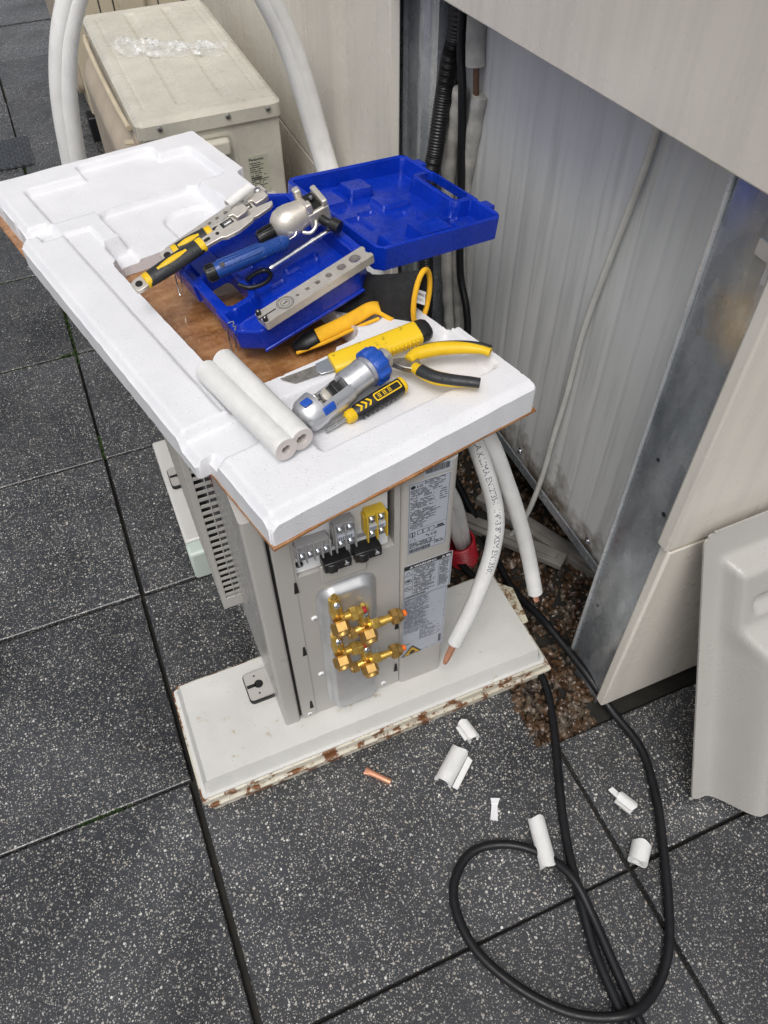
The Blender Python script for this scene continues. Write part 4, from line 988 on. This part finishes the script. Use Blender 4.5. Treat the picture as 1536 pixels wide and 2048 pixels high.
# twin tubing offcut
tb = thing('insulation_offcut', 'pair of white insulation tubes lying side by side on the foam edge', 'tubing', (.29, .13, .81))
for q, (a, c) in enumerate((((.244, .242, .822), (.300, .022, .834)), ((.274, .250, .828), (.326, .030, .836)))):
    b = MB(); a = Vector(a); c = Vector(c); n_ = 24; u_1 = (c-a).normalized(); side = u_1.orthogonal().normalized(); bi = u_1.cross(side)
    rings = []; m_ = 26
    for k in range(m_+1):
        p = a+(c-a)*k/m_; rings.append([p+(side*math.cos(j*2*PI/n_)+bi*math.sin(j*2*PI/n_))*.0182 for j in range(n_)])
    rings.append([c+(side*math.cos(j*2*PI/n_)+bi*math.sin(j*2*PI/n_))*.0174+u_1*.001 for j in range(n_)])
    k0 = len(b.v); b.loft(rings, False)
    for k in range(m_+2):
        for j in range(n_): b.uv[k0+k*n_+j] = ((c-a).length*k/m_, j/n_*2*PI*.018)
    tube_ = part(b, 'tube', 'insulation', tb, smooth=60)
    for e_, sgn in ((c+u_1*.001, 1), (a, -1)):
        b = MB(); ri = (.0072, .0092)[q]; ro = .0174
        R1 = [e_+(side*math.cos(j*2*PI/n_)+bi*math.sin(j*2*PI/n_))*ro for j in range(n_)]
        R2 = [e_+(side*math.cos(j*2*PI/n_)+bi*math.sin(j*2*PI/n_))*ri*(1-.22*(j % 7 == 2)) for j in range(n_)]
        R3 = [p-u_1*sgn*.03 for p in R2]
        b.loft([R1, R2, R3] if sgn < 0 else [R3, R2, R1], False); b.add(R3, [tuple(range(n_))]); part(b, 'core', 'insulation_core', tube_, smooth=40)
# work glove
gl = thing('work_glove', 'black work glove with yellow trim lying half under the blue case', 'glove', (.55, .30, .78))
def ell(c, ax, ay, n=24): c = Vector(c); ax = Vector(ax); ay = Vector(ay); return [c+ax*math.cos(i*2*PI/n)+ay*math.sin(i*2*PI/n) for i in range(n)]
b = MB()
secs = [ell((.455, .400, .792), (.0, .030, .0), (0, .0, .012)), ell((.50, .375, .798), (-.012, .046, .004), (.0, .004, .022)), ell((.54, .345, .805), (-.016, .052, .008), (.004, .006, .028)),
        ell((.566, .312, .818), (.018, .036, -.004), (-.006, .010, .034)), ell((.582, .288, .828), (.024, .026, -.004), (-.002, .010, .038)), ell((.597, .270, .836), (.023, .019, -.004), (.003, .009, .042)), ell((.610, .256, .842), (.021, .015, -.004), (.008, .010, .043))]
b.loft(secs, False); b.add(secs[0], [tuple(range(24))]); gb_ = part(b, 'body', 'fabric_black', gl, smooth=180, solid=.0025)
b = MB(); c6 = secs[-1]; b.tube([Vector(p)+Vector((.0015, -.002, .0005)) for p in c6], .0046, 10, closed=True, cap=False); part(b, 'cuff_trim', 'glove_yellow', gb_, smooth=180)
b = MB(); b.tube(spline([(.440, .298, .786), (.475, .294, .797), (.510, .294, .807), (.540, .294, .816), (.556, .280, .816), (.566, .262, .808)], 6), lambda s: .0135-.002*s, 14, flat=.55, up=(0, -.5, 1)); part(b, 'yellow_finger', 'glove_yellow', gl, smooth=180)
b = MB(); b.tube(spline([(.400, .302, .771), (.412, .300, .776), (.428, .298, .782), (.442, .297, .787)], 4), lambda s: .008+.008*min(1, s*2), 14, flat=.6, up=(0, -.5, 1)); part(b, 'finger_tip', 'black_rubber', gl, smooth=180)
b = MB(); b.tube(spline([(.402, .292, .768), (.45, .281, .783), (.50, .279, .796), (.545, .276, .806)], 6), .0032, 8); part(b, 'seam', 'glove_yellow', gl)
b = MB(); M = frame((.600, .262, .846), (.622, .262, .832), (.45, -.75, .5)); b.box(0, .026, -.011, .011, 0, .0006, M); tg_ = part(b, 'tag', 'tag_white', gl)
b = MB(); add_text(b, 'DeWALT', .0062, M @ V(.0015, .002, .0009), M.to_3x3() @ V(1, 0, 0), M.to_3x3() @ V(0, 1, 0), True); add_text(b, 'DPG781L', .0052, M @ V(.002, -.006, .0009), M.to_3x3() @ V(1, 0, 0), M.to_3x3() @ V(0, 1, 0)); part(b, 'print', 'ink', tg_)

# ------------------------------------------------------------------ insulated pipes
def print_on_path(path, r, text, size, s0, up, bold=False, phase=0., flip=False):
    """letters wrapped on a round tube along its path"""
    P = path; S = [0.]
    for i in range(1, len(P)): S.append(S[-1]+(P[i]-P[i-1]).length)
    vs_, fs = text_geo(text, size); out = []
    for x, y, z in vs_:
        s = s0+x; i = 0
        while i < len(S)-2 and S[i+1] < s: i += 1
        k = (s-S[i])/max(1e-6, S[i+1]-S[i]); p = P[i]+(P[i+1]-P[i])*k; T = (P[i+1]-P[i]).normalized()
        n_ = Vector(up); n_ = (n_-T*n_.dot(T)).normalized(); bi = n_.cross(T)
        a = (y-size*.35)/r*(1 if not flip else -1)+phase
        out.append(p+(n_*math.cos(a)+bi*math.sin(a))*(r+.0004))
    return MB().add(out, fs)
PR = .0156
loop = thing('insulated_pipe', 'white insulated twin pipe arching overhead, its two copper ends hanging beside the new unit', 'pipe', (.7, .3, 0))
arch = [(.24, 1.10, .045), (.19, 1.16, .10), (.157, 1.23, .35), (.160, 1.26, .55), (.172, 1.26, .72), (.201, 1.26, .885), (.262, 1.26, 1.025), (.37, 1.265, 1.15), (.50, 1.27, 1.17), (.61, 1.28, 1.11), (.690, 1.28, .975), (.745, 1.28, .83), (.790, 1.25, .60), (.795, 1.15, .50), (.765, .85, .47), (.715, .50, .53), (.672, .24, .615)]
A1 = arch+[(.642, .090, .650), (.668, .040, .520), (.658, .012, .430), (.618, -.015, .325), (.570, -.035, .225)]
A2 = arch+[(.662, .100, .660), (.712, .070, .520), (.750, .056, .395), (.772, .040, .300), (.780, .008, .222)]
for q, pts in enumerate((A1, A2)):
    P = []
    for i, p in enumerate(pts):
        p = Vector(p)
        if i < len(arch):
            T = Vector(pts[min(i+1, len(pts)-1)])-Vector(pts[max(i-1, 0)]); side = T.cross(Vector((.1, 1, .25))).normalized(); lw = max(0., 1-i/8.); side = (side*(1-.35*lw)+Vector((0, .72, .1))*lw).normalized()
            k = 1 if i < len(arch)-1 else .85
            p = p+side*(PR*(.50 if i < len(arch)-3 else .82)*(1 if q else -1)*k)
        P.append(p)
    P = spline(P, 14)
    b = MB(); b.tube(P, lambda s: PR+.0065*max(0., min(1., (.72-s)/.1)), 20, False); ins = part(b, 'insulation', 'insulation', loop, smooth=60)
    end = P[-1]; T = (P[-1]-P[-2]).normalized(); u_1 = T.orthogonal().normalized(); bi = T.cross(u_1)
    rg = lambda c, r: [c+(u_1*math.cos(k*2*PI/20)+bi*math.sin(k*2*PI/20))*r for k in range(20)]
    b = MB(); b.loft([rg(end, PR), rg(end+T*.002, PR*.93), rg(end+T*.001, .0085), rg(end-T*.02, .0070)], True); part(b, 'cut_end', 'insulation_core', ins, smooth=40)
    b = MB()
    if q == 0:
        rings = []
        for d, fl in ((-.03, 1), (.030, 1), (.042, .92), (.052, .66), (.054, .60)):
            rings.append([end+T*d+u_1*(.0072*(1+(1-fl)*.5)*math.cos(k*2*PI/14))+bi*(.0072*fl*math.sin(k*2*PI/14)) for k in range(14)])
        b.loft(rings)
    else:
        b.ring(end-T*.03, end+T*.022, .0062, .0045, 14); b.cyl(end-T*.02, end+T*.012, .0046, .0046, 12)
    part(b, 'copper_tube', 'copper', ins)
    if q == 0:
        b = print_on_path(P, PR, 'MAKLIMA EN12735-1  1/4"-3/8" XSM EN13501', 0.0150, sum((P[i]-P[i-1]).length for i in range(1, len(P)))-.475, (-.15, -1, .42), phase=-.1)
        part(b, 'print', 'ink_blue', ins, smooth=0)
# second twin pipe going down into a red conduit
rc_ = thing('corrugated_conduit', 'red corrugated conduit rising from the gravel behind the new unit', 'conduit', (.76, .3, 0))
P = spline([(.790, .30, -.07), (.772, .295, .0), (.752, .29, .085)], 70)
b = MB(); m_ = len(P); b.tube(P, lambda s: .0350+.0032*math.sin(s*2*PI*17), 20, False); b.tube(P[::-1], .0310, 20, False); part(b, 'hose', 'red_conduit', rc_, smooth=80)
t_ = thing('insulated_pipe', 'white insulated twin pipe running down into the red conduit', 'pipe', (.73, .3, .1))
for q in (-1, 1):
    P = spline([(.775+q*.008, .303, .03), (.757+q*.011, .30, .10), (.728+q*.013, .30, .215), (.690+q*.013, .31, .32), (.66+q*.012, .34, .45), (.64, .40+q*.015, .60)], 8)
    b = MB(); b.tube(P, .0135, 14); part(b, 'insulation', 'insulation', t_, smooth=60)

# ------------------------------------------------------------------ cables
def cable(name, pts, r, mat, label, cat='cable', n=10, sub=10):
    t = MB(); t.tube(spline(pts, sub), r, n); return tag(t.build(name, mat, smooth=80), label, cat)
zc = .0098
cable('power_cable', [(.70, .50, .02), (.76, .22, .012), (.775, .08, zc-.002), (.778, -.02, zc), (.774, -.108, zc), (.735, -.21, zc), (.683, -.317, zc), (.643, -.408, zc), (.612, -.503, zc+.004), (.588, -.593, zc), (.579, -.675, zc), (.575, -.711, zc), (.565, -.80, zc), (.54, -1.0, zc), (.50, -1.3, zc)], .0090, 'black_rubber', 'black rubber cable running straight from the gravel towards the viewer')
cable('power_cable', [(.86, .55, .03), (.845, .30, .01), (.825, .14, .03), (.832, .03, .06), (.846, -.06, .055), (.858, -.14, .045), (.872, -.215, .018), (.884, -.312, zc), (.851, -.412, zc), (.806, -.498, zc), (.760, -.577, zc), (.711, -.646, zc), (.651, -.690, zc), (.582, -.702, zc+.017), (.504, -.667, zc+.004), (.441, -.603, zc), (.395, -.521, zc), (.387, -.446, zc), (.410, -.389, zc), (.464, -.357, zc), (.528, -.370, zc+.002), (.581, -.413, zc+.008), (.611, -.475, zc+.017), (.613, -.551, zc+.006), (.606, -.636, zc), (.599, -.721, zc), (.59, -.85, zc), (.585, -1.05, zc), (.55, -1.3, zc)], .0090, 'black_rubber', 'black rubber cable making a big loop on the pavers')
cable('wall_cable', [(.938, .165, 1.25), (.938, .172, 1.087), (.938, .183, .992), (.938, .205, .867), (.938, .232, .694), (.938, .240, .526), (.935, .249, .39), (.930, .253, .256), (.915, .262, .12), (.90, .29, .02)], .0062, 'white_cable', 'thin off-white cable hanging down the grey ribbed wall')
# bay corner: corrugated conduit, black cable, old wrapped pipes
P = spline([(.930, .77, 1.30), (.930, .789, 1.041), (.920, .795, .97), (.905, .787, .905), (.880, .765, .800), (.868, .762, .735), (.862, .76, .60), (.860, .745, .50), (.860, .74, .30), (.87, .75, .02)], 90); m_ = len(P)
b = MB(); b.tube(P, lambda s: .0180+.0009*math.sin(s*2*PI*170), 16); tag(b.build('black_conduit', 'black_plastic', smooth=60), 'thick black corrugated conduit slanting down beside the left steel post', 'conduit')
cable('wall_cable', [(.922, .752, 1.30), (.922, .757, 1.034), (.921, .733, .914), (.920, .708, .712), (.92, .688, .549), (.918, .640, .474), (.91, .610, .40), (.88, .56, .20), (.86, .54, .03)], .0088, 'black_rubber', 'black cable hanging in front of the old wrapped pipes')
ow = thing('wrapped_pipe', 'old grey wrapped pipe pair on the wall with torn insulation', 'pipe', (.93, .72, .3))
up_ = MB(); up_.tube(spline([(.935, .722, 1.30), (.935, .722, 1.06), (.934, .714, .985)], 5), .0195, 14); part(up_, 'upper_wrap', 'old_wrap', ow, smooth=60)
b = MB(); b.cyl((.934, .712, 1.0), (.934, .700, .915), .0062, .0062, 10); part(b, 'bare_pipe', 'dark_copper', ow)
for q, pts in enumerate(([(.930, .760, .925), (.928, .770, .86), (.926, .785, .76), (.924, .775, .62), (.922, .750, .50), (.920, .722, .40), (.915, .70, .36)], [(.940, .696, .935), (.940, .712, .84), (.938, .730, .72), (.936, .728, .58), (.934, .705, .46), (.932, .685, .40), (.93, .68, .36)])):
    b = MB(); b.tube(spline(pts, 8), lambda s: .0160+.0012*math.sin(s*60), 14); part(b, 'lower_wrap', 'old_wrap', ow, smooth=60)
    e_ = Vector(pts[-1]); b = MB(); b.cyl(e_+Vector((0, 0, .02)), e_+Vector((.0, -.02, -.30)), .0065, .0065, 10); part(b, 'bare_pipe', 'dark_copper', ow)

# ------------------------------------------------------------------ old outdoor unit behind
pu = thing('outdoor_unit', 'old cream air conditioner outdoor unit with ribbed lid behind the foam', 'air conditioner', (.55, 1.95, 0))
b = MB(); b.box(.362, .755, 1.516, 2.378, .10, .612); body = part(b, 'body', 'old_cream', pu, bevel=.008, bseg=3)
sd = lambda X, Y: rr(X, Y, .352, .763, 1.506, 2.388, .022)
def lidh(X, Y):
    h = .652-.012*ss(1+sd(X, Y)/.022)**2
    for x0, x1 in ((.392, .398), (.486, .520), (.612, .644), (.716, .722)): h = h-.0060*ss(-rr(X, Y, x0, x1, 1.585, 2.33, .004)/.004)
    h = h-.004*ss(-rr(X, Y, .735, .741, 1.585, 2.33, .002)/.003)
    return h
part(hfield((.346, .77), (1.50, 2.394), .006, sd, lidh, .605), 'lid', 'old_cream', pu, smooth=50)
for x in (.415, .606, .722):
    b = MB(); b.lathe([(0, .0085), (.002, .0085), (.006, .006), (.007, .003)], (x, 1.5065, .630), (0, -1, 0), 14); s_ = part(b, 'screw', 'steel', pu)
    b = MB(); b.box(x-.005, x+.005, 1.4990, 1.4997, .6293, .6307); part(b, 'slot', 'ink', s_)
P = rrpoly(.43, .622, .30, .588, .03); Q = rrpoly(.438, .614, .308, .580, .026)
b = MB(); n_ = len(P); b.loft([[(p[0], 1.5150, p[1]) for p in P], [(p[0], 1.5125, p[1]) for p in Q], [(p[0], 1.5150, p[1]) for p in rrpoly(.444, .608, .314, .574, .02)]], False); hp = part(b, 'handle_recess', 'old_cream', pu, smooth=50)
b = MB(); b.box(.480, .598, 1.486, 1.5150, .530, .574); part(b, 'handle', 'old_cream', hp, bevel=.008, bseg=3)
b = MB(); b.box(.646, .706, 1.5148, 1.5158, .385, .503); ls = part(b, 'label_sticker', 'old_sticker', pu)
b = MB(); add_text(b, 'Panasonic', .0115, (.6485, 1.5143, .488), EX, EY, True); lines(b, .649, .703, .40, .482, .0062, .0030, .45, .85, y=1.5146)
x = .651
while x < .68: b.box(x, x+.0012, 1.5144, 1.5146, .428, .440); x += .0025
part(b, 'print', 'ink', ls)
b = MB(); b.box(.368, .374, 1.60, 2.33, .16, .60); part(b, 'fan_plate', 'old_cream_front', pu)
# bulging front guard with side louvres
sd = lambda X, Y: rr(X, Y, 1.575, 2.35, .15, .600, .06)
gh = lambda X, Y: .008+.052*ss(-sd(X, Y)/.10)
gq = hfield((1.57, 2.355), (.145, .605), .012, sd, gh, .0, lambda x, y, z: (.362-z, x, y)); gq.f = [f[::-1] for f in gq.f]
fg = part(gq, 'fan_guard', 'old_cream_front', pu, smooth=60)
for k in range(12):
    b = MB(); z = .585-k*.034; b.prism([(.300+.02, z), (.345, z-.003), (.345, z+.002), (.32, z+.004)], 1.548+.0*k, 1.572, 'y'); part(b, 'louvre', 'amber_plastic' if k < 2 else 'old_cream_front', fg)
b = MB(); b.tube(spline([(.345, 1.60, .606), (.338, 1.75, .612), (.335, 2.0, .612), (.338, 2.25, .610), (.345, 2.33, .604)], 6), .0075, 10); part(b, 'guard_edge', 'amber_plastic', fg)
for (fx, fy) in ((.33, 1.66), (.33, 2.24), (.74, 1.66), (.74, 2.24)):
    b = MB(); b.box(fx-.02, fx+.05, fy-.035, fy+.035, .001, .0995); part(b, 'foot', 'black_rubber', pu, bevel=.005)
# crumpled clear bag on its lid
bg_ = MB(); nx_, ny_ = 46, 12; rows = []
for i in range(nx_):
    s = i/(nx_-1); x = .405+.300*s
    for j in range(ny_):
        t2 = j/(ny_-1)-.5; wd = .060*(1-.45*s)*(1+.25*math.sin(s*17))+.010
        yy = 2.035-.16*s+t2*wd*1.6+.008*math.sin(s*23+t2*5); zz = .655+.021*max(0, math.cos(t2*PI))*(.7+.6*math.sin(s*13+t2*9)**2)+.006*math.sin(s*61+t2*31)*math.cos(t2*PI)
        rows.append((x+.01*math.sin(t2*9+s*7), yy, max(.6535, zz)))
bg_.add(rows, [(i*ny_+j, (i+1)*ny_+j, (i+1)*ny_+j+1, i*ny_+j+1) for i in range(nx_-1) for j in range(ny_-1)])
tag(bg_.build('plastic_bag', 'bag_film', smooth=50), 'crumpled wet clear plastic bag on the old unit lid', 'plastic bag')
# third unit further back
tu = thing('outdoor_unit', 'cream outdoor unit behind the old unit at the top edge of the picture', 'air conditioner', (.54, 3.4, 0))
b = MB(); b.box(.335, .80, 2.95, 3.80, .10, .78); part(b, 'body', 'third_cream', tu, bevel=.008, bseg=3)
for x in (.47, .525, .70):
    b = MB(); b.box(x, x+.005, 2.9485, 2.9515, .12, .76); part(b, 'panel_joint', 'ink', tu)
b = MB(); b.box(.545, .650, 2.915, 2.9505, .470, .56); part(b, 'handle', 'third_cream', tu, bevel=.012, bseg=3)
b = MB(); b.prism(rrpoly(2.99, 3.7, .16, .72, .06), .312, .334, 'x'); part(b, 'fan_guard', 'old_cream_front', tu, smooth=40)
for (fx, fy) in ((.31, 2.97), (.72, 2.97), (.31, 3.72), (.72, 3.72)):
    b = MB(); b.box(fx, fx+.07, fy-.04, fy+.04, .001, .0995); part(b, 'foot', 'black_rubber', tu, bevel=.005)
# dimpled rubber mat
sd = lambda X, Y: rr(X, Y, -.34, .047, 2.83, 3.105, .004)
mh = lambda X, Y: .004+.007*ss(np.cos(X*2*PI/.030+PI*np.floor(Y/.022))*np.cos((Y/.022-np.floor(Y/.022)-.5)*PI)*1.2+.1)
tag(hfield((-.345, .052), (2.825, 3.11), .0042, sd, mh, .0015).build('dimpled_mat', 'mat_rubber', smooth=60), 'dark dimpled rubber mat lying on the far left pavers', 'mat')

# ------------------------------------------------------------------ grey plastic cover leaning on the end wall
bot = Vector((.915, -.440, .004)); top = Vector((.884, -.222, .632)); exv = Vector((1, -.045, -.02)).normalized()
eyv = (top-bot).normalized(); exv = (exv-eyv*exv.dot(eyv)).normalized(); nv = exv.cross(eyv)   # nv towards the camera
TM = Matrix((exv, eyv, nv)).transposed().to_4x4(); TM.translation = bot
TH_ = (top-bot).length
tr = thing('plastic_cover', 'moulded grey plastic cover leaning against the cream end wall', 'plastic cover', TM)
sd = lambda X, Y: rr(X, Y, 0, .62, 0, TH_, .022)
def trh(X, Y):
    ya = Y/TH_; lo = ss((.72-ya)/.12)
    e1 = (X-.030)/(.026+.040*lo); e2 = (TH_-.052-Y)/.035; e3 = (.59-X)/.04; e4 = (Y+.03)/.03
    edge = np.minimum(np.minimum(e1, e2), np.minimum(e3, e4))
    h = .004+(.034+.052*lo)*ss(edge)
    h = h-.016*ss(-rr(X, Y, .075, .52, .735*TH_, .80*TH_, .01)/.012)
    return h
hfield((-.004, .626), (-.004, TH_+.006), .006, sd, trh, .0).build('shell', 'tray_plastic', tr, smooth=60)
b = MB(); b.box(.0, .62, .0, .0012, -.006, .0); b.build('back_rim', 'tray_plastic', tr)
b = MB(); b.box(.05, .06, .02, .03, -.0055, -.0005); b.build('tab', 'tray_plastic', tr)

# ------------------------------------------------------------------ offcuts on the ground
def scrap(label, p0, p1, r, arc0=0, arc1=360, th=.006, roll=0, tongue=None):
    """piece of slit pipe insulation lying on the paver: open or closed round shell"""
    p0 = Vector((p0[0], p0[1], r+.002)); p1 = Vector((p1[0], p1[1], r+.002)); M = frame(p0, p1); L = (p1-p0).length
    t = thing('insulation_scrap', label, 'scrap', M, 'insulation scraps on the pavers'); n_ = 26
    A = [R(roll+arc0+(arc1-arc0)*k/n_) for k in range(n_+1)]
    def sect(x, jit): return [(x+jit*math.sin(a*3+x*90), r*math.cos(a), r*math.sin(a)) for a in A]+[(x, (r-th)*math.cos(a), (r-th)*math.sin(a)) for a in A[::-1]]
    xs = [0]+[L*k/12 for k in range(1, 12)]+[L]
    b = MB(); k0 = 0; rings = [sect(x, .0022 if x in (0, L) else 0) for x in xs]; b.loft(rings, True)
    for i, x in enumerate(xs):
        for j in range(2*(n_+1)):
            jj = j if j <= n_ else 2*n_+1-j; b.uv[i*2*(n_+1)+j] = (x, jj/n_*r*R(arc1-arc0))
    sh = b.build('shell', 'insulation', t, smooth=50)
    if tongue:
        b = MB(); x0, x1, y0, y1, zz = tongue
        b.add([(x0, y0, zz), (x1, y0, zz+.004), (x1+.003, y1, zz+.006), (x0+.002, y1, zz+.001)]+[(x0, y0, zz-.003), (x1, y0, zz+.001), (x1, y1, zz+.003), (x0, y1, zz-.002)], [(0, 1, 2, 3), (7, 6, 5, 4), (0, 4, 5, 1), (1, 5, 6, 2), (2, 6, 7, 3), (3, 7, 4, 0)]); b.build('torn_flap', 'insulation', t, smooth=0)
    return t
scrap('curled white insulation scrap nearest the metal pan with a peeled flap', (.570, -.155), (.563, -.112), .014, -60, 215, .005, 0, (.004, .034, .014, .022, .010))
scrap('split white insulation scrap lying slanted beside the copper offcut', (.468, -.215), (.530, -.168), .019, -20, 200, .007, 0, (.004, .072, -.032, -.020, -.006))
scrap('long white insulation scrap under the looped cable', (.582, -.442), (.606, -.352), .0165, -5, 185, .006)
scrap('small white insulation ring with torn tongue right of the straight cable', (.795, -.412), (.780, -.378), .014, 0, 330, .006, 40, (.030, .055, -.004, .008, .008))
scrap('short white insulation cylinder beside the paver joint on the right', (.742, -.500), (.770, -.474), .0185, 0, 356, .008, 200)
fl_ = thing('insulation_scrap', 'thin flat white strip lying on the paver', 'scrap', frame((.532, -.318, .0012), (.556, -.278, .0012)), 'insulation scraps on the pavers')
b = MB(); b.prism([(0, -.008), (.03, -.006), (.046, -.010), (.044, .009), (.03, .006), (0, .007)], 0, .0015); b.build('strip', 'tag_white', fl_, smooth=0)
b = MB(); b.prism([(.034, -.0065), (.045, -.009), (.043, .008), (.034, .006)], .0016, .004); b.build('curl', 'tag_white', fl_, smooth=0)
b = MB(); b.box(-.004, .004, -.003, .003, 0, .003, frame((.745, -.612, .0005), (.75, -.60, .0005))); tag(b.build('insulation_scrap', 'tag_white', smooth=0), 'tiny white crumb on the paver near the lower right joint', 'scrap', 'insulation scraps on the pavers')
p0, p1 = (.337, -.127, .0075), (.373, -.168, .0075); M = frame(p0, p1); L = dist(p0, p1)
co = thing('copper_offcut', 'short copper pipe offcut with a pinched end on the paver', 'copper pipe', M)
b = MB(); b.loft([[(x, .0062*wy*math.cos(k*2*PI/14), .0062*wz*math.sin(k*2*PI/14)) for k in range(14)] for x, wy, wz in ((-.004, 1.45, .25), (.004, 1.2, .6), (.012, 1, 1), (L, 1, 1))]); cc_ = b.build('tube', 'copper', co)
b = MB(); b.add([(L+.0003, .0045*math.cos(k*2*PI/12), .0045*math.sin(k*2*PI/12)) for k in range(12)], [tuple(range(12))]); b.build('bore', 'dark_copper', cc_)
